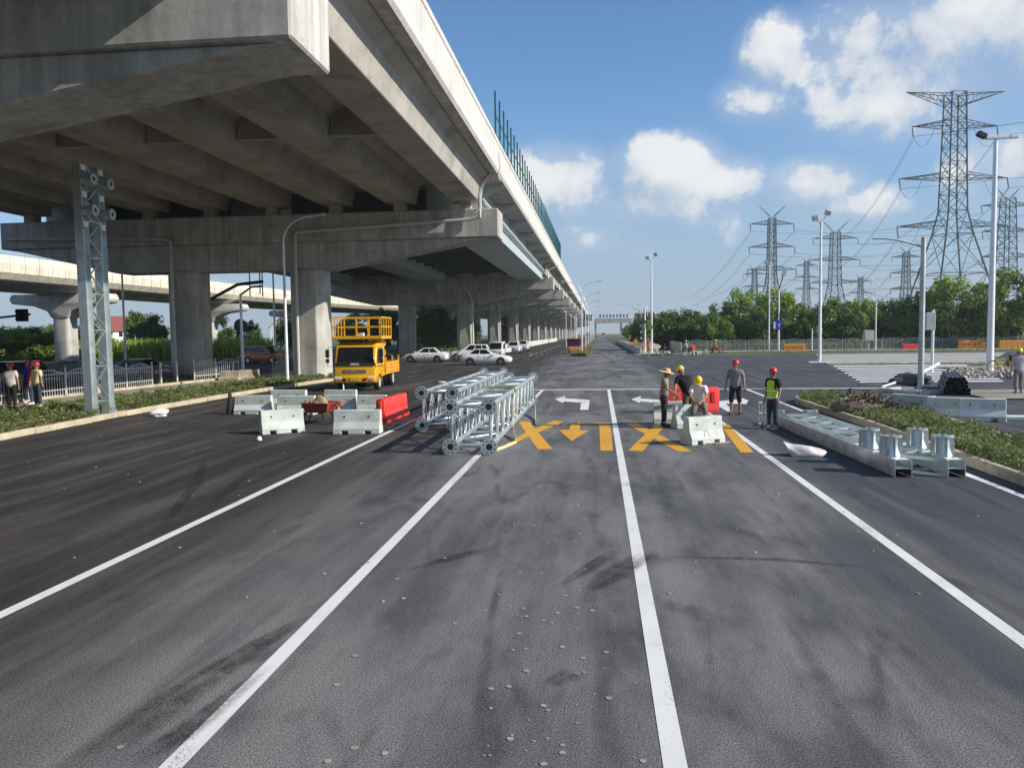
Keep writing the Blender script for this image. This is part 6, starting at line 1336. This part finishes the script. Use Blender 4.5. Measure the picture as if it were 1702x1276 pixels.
# ================================================================== pylons and wires
def pylon(label, base, H, wb, wt, arms, horn=0, mt='pylon_steel', leg=.22, br=.085, waist=None):
    root = thing('pylon', label, 'pylon', base, .12, 'lattice transmission pylons')
    def hw(z): 
        t = z/H; zw = waist or .55
        return (wb+(wt*1.35-wb)*(t/zw) if t < zw else wt*1.35+(wt-wt*1.35)*(t-zw)/(1-zw))/2
    lv = [0]; 
    while lv[-1] < H-1: lv.append(min(H, lv[-1]+max(2.2, hw(lv[-1])*1.75)))
    C4 = ((-1, -1), (1, -1), (1, 1), (-1, 1)); P = lambda z, i: Vector((C4[i][0]*hw(z), C4[i][1]*hw(z), z))
    for i in range(4):
        mb = MB()
        for a, b in zip(lv[:-1], lv[1:]): mb.cyl(P(a, i), P(b, i), leg, leg, 5)
        mb.obj('leg', mt, root)
    mb = MB()
    for a, b in zip(lv[:-1], lv[1:]):
        for i in range(4):
            j = (i+1) % 4; mb.cyl(P(a, i), P(b, j), br, br, 4, False); mb.cyl(P(a, j), P(b, i), br, br, 4, False); mb.cyl(P(b, i), P(b, j), br, br, 4, False)
    mb.obj('bracing', mt, root)
    tips = []
    for z, sp, rise in arms:
        for s in (-1, 1):
            mb = MB(); w = hw(z); tip = Vector((s*sp, 0, z+rise*.6)); dz = max(1.4, abs(rise)+1.2)
            A = [Vector((s*w, -w*.9, z)), Vector((s*w, w*.9, z)), Vector((s*w, -w*.7, z+dz)), Vector((s*w, w*.7, z+dz))]
            if rise > 1: A = [Vector((s*w, -w*.9, z-dz*.6)), Vector((s*w, w*.9, z-dz*.6)), Vector((s*w, -w*.7, z+rise*.3)), Vector((s*w, w*.7, z+rise*.3))]
            for q in A: mb.cyl(q, tip, br*1.25, br*1.1, 4, False)
            for k in range(1, 5):
                t = k/5; pp = [q.lerp(tip, t) for q in A]
                for i, j in ((0, 1), (2, 3), (0, 2), (1, 3)): mb.cyl(pp[i], pp[j], br*.7, br*.7, 3, False)
                p2 = [q.lerp(tip, t-.2) for q in A]; mb.cyl(p2[0], pp[2], br*.7, br*.7, 3, False); mb.cyl(p2[1], pp[3], br*.7, br*.7, 3, False)
            am = mb.obj('cross_arm', mt, root)
            if rise <= 1: MB().cyl(tip, tip+Vector((0, -.6, -2.6)), .17, .17, 6).obj('insulator', 'wire', am)
            tips.append((z, s, tip))
    if horn:
        for s in (-1, 1): MB().cyl((s*wt*.4, 0, H), (s*horn, 0, H+horn*.8), br*1.6, br, 4).cyl((s*wt*.2, 0, H), (s*horn, 0, H+horn*.8), br, br, 4).obj('earth_wire_horn', mt, root)
    M_ = Matrix.Translation(base) @ Euler((0, 0, .12)).to_matrix().to_4x4()
    return [(z, s, M_ @ (t+Vector((0, -.6, -2.6)))) for z, s, t in tips]
def pyl_at(px, Y): v = ray(px, 500); return Vector((v.x*Y/v.y, Y, 0))
bigp = pyl_at(1580, 213)
t1 = pylon('largest near lattice pylon with flat T-shaped head, behind the sunlit tree', bigp, 62, 19, 3.6, [(61.0, 12.5, 2.2), (53.5, 10.8, .5), (40.5, 13.8, .5), (28.5, 14.2, .5)], waist=.50)
t2 = pylon('lattice pylon with V-shaped head above the blue sign mast', pyl_at(1282, 306), 45.5, 11, 2.2, [(42.5, 8.2, .4), (34, 8.6, .4), (25.5, 9.2, .4)], horn=5.0, leg=.20, br=.09, waist=.5)
t3 = pylon('lattice pylon with V-shaped head directly behind the island floodlight mast', pyl_at(1387, 345), 44, 11, 3.0, [(41, 9.5, .3), (32, 10.5, .3), (22.5, 10.5, .3)], horn=6.0, leg=.20, br=.09, waist=.5)
t4 = pylon('tall narrow lattice pylon right of the tallest white mast', pyl_at(1671, 300), 49, 5.5, 3.4, [(46, 9.5, .3), (37, 9, .3), (28, 9, .3)], horn=4.0, leg=.20, br=.09, waist=.6)
for px, Y, H, lb in ((1340, 560, 50, 'faint distant pylon left of the island floodlight mast'), (1430, 590, 40, 'faint distant pylon above the control cabinet'), (1505, 420, 42, 'slender distant pylon left of the boomed pole'), (1254, 520, 42, 'faint distant pylon left of the V-headed pylon')):
    pylon(lb, pyl_at(px, Y), H, 7, 2.4, [(H-3, 7.5, .3), (H-11, 8, .3), (H-19, 8, .3)], horn=3.5, leg=.22, br=.11, waist=.6)
def wires(label, pairs, sag, r=.035):
    root = thing('power_line', label, 'power line', pairs[0][0])
    for a, b in pairs:
        L = (b-a).length
        for off in (0, .45):
            pts = [a.lerp(b, k/18)-Vector((0, 0, sag*4*(k/18)*(1-k/18)))+Vector((off, 0, 0))-pairs[0][0] for k in range(19)]
            MB().tube(pts, r, 4).obj('wire', 'wire', root)
T1 = {(i//2, s): t for i, (z, s, t) in enumerate(t1)}; T2 = {(i//2, s): t for i, (z, s, t) in enumerate(t2)}; T3 = {(i//2, s): t for i, (z, s, t) in enumerate(t3)}; T4 = {(i//2, s): t for i, (z, s, t) in enumerate(t4)}
wires('double wires falling from the largest pylon towards the pylon behind the island mast', [(T1[(k, s)], T3[(k-1, s)]) for k in (1, 2, 3) for s in (-1, 1)], 9)
wires('double wires strung between the V-headed pylon and the narrow pylon', [(T2[(k, s)], T4[(k, s)]) for k in (0, 1, 2) for s in (-1, 1)], 3.5)
E0 = Vector((215, 118, 0)); wires('double wires leaving the largest pylon past the tallest mast', [(T1[(k, s)], E0+Vector((s*8, 0, (0, 62, 50, 38)[k]))) for k in (1, 2, 3) for s in (-1, 1)], 5)
E1 = Vector((250, 240, 0)); wires('double wires leaving the pylon behind the island mast for the thicket end', [(T3[(k, s)], E1+Vector((s*8, 0, (48, 39, 30)[k]))) for k in (0, 1, 2) for s in (-1, 1)], 6)
far = [pyl_at(1254, 520)+Vector((0, 0, 32)), pyl_at(1340, 560)+Vector((0, 0, 38)), pyl_at(1430, 590)+Vector((0, 0, 30)), pyl_at(1505, 420)+Vector((0, 0, 33)), Vector((330, 470, 46))]
wires('distant wires strung from pylon to pylon above the thicket', [(p+Vector((s*6, 0, dz)), q+Vector((s*6, 0, dz))) for p, q in zip(far[:-1], far[1:]) for s in (-1, 1) for dz in (0, -9)], 7, .05)
wires('wires falling from the V-headed pylon behind the thicket', [(T2[(k, s)], pyl_at(1140, 640)+Vector((s*7, 0, (30, 24, 18)[k]))) for k in (0, 1, 2) for s in (-1, 1)], 8)
# slack jumper loops on the big pylon
root = thing('jumper_cables', 'slack looped cables hanging under the arms of the largest pylon', 'cables', bigp)
for k in (1, 2, 3):
    for s in (-1, 1):
        a = T1[(k, s)]-bigp; c = a+Vector((-s*5.5, 1, 2.2)); MB().tube([a.lerp(c, q/12)-Vector((0, 0, 5*4*(q/12)*(1-q/12)*.7)) for q in range(13)], .05, 4).obj('cable', 'wire', root)

# ================================================================== haze
hz = bpy.data.materials.new('haze'); hz.use_nodes = True; T = NT(hz.node_tree); hz.node_tree.nodes.clear()
pv = T.n('ShaderNodeVolumePrincipled'); pv.inputs['Color'].default_value = (0.80, 0.88, 0.98, 1); pv.inputs['Density'].default_value = HAZE; pv.inputs['Anisotropy'].default_value = 0.2
T.put(T.n('ShaderNodeOutputMaterial').inputs['Volume'], pv.outputs[0]); M['haze'] = hz
if HAZE: MB().box((0, 1140, 34.5), (2900, 2640, 71)).obj('haze', 'haze', kind='stuff', label='thin pale summer haze filling the air', cat='haze')
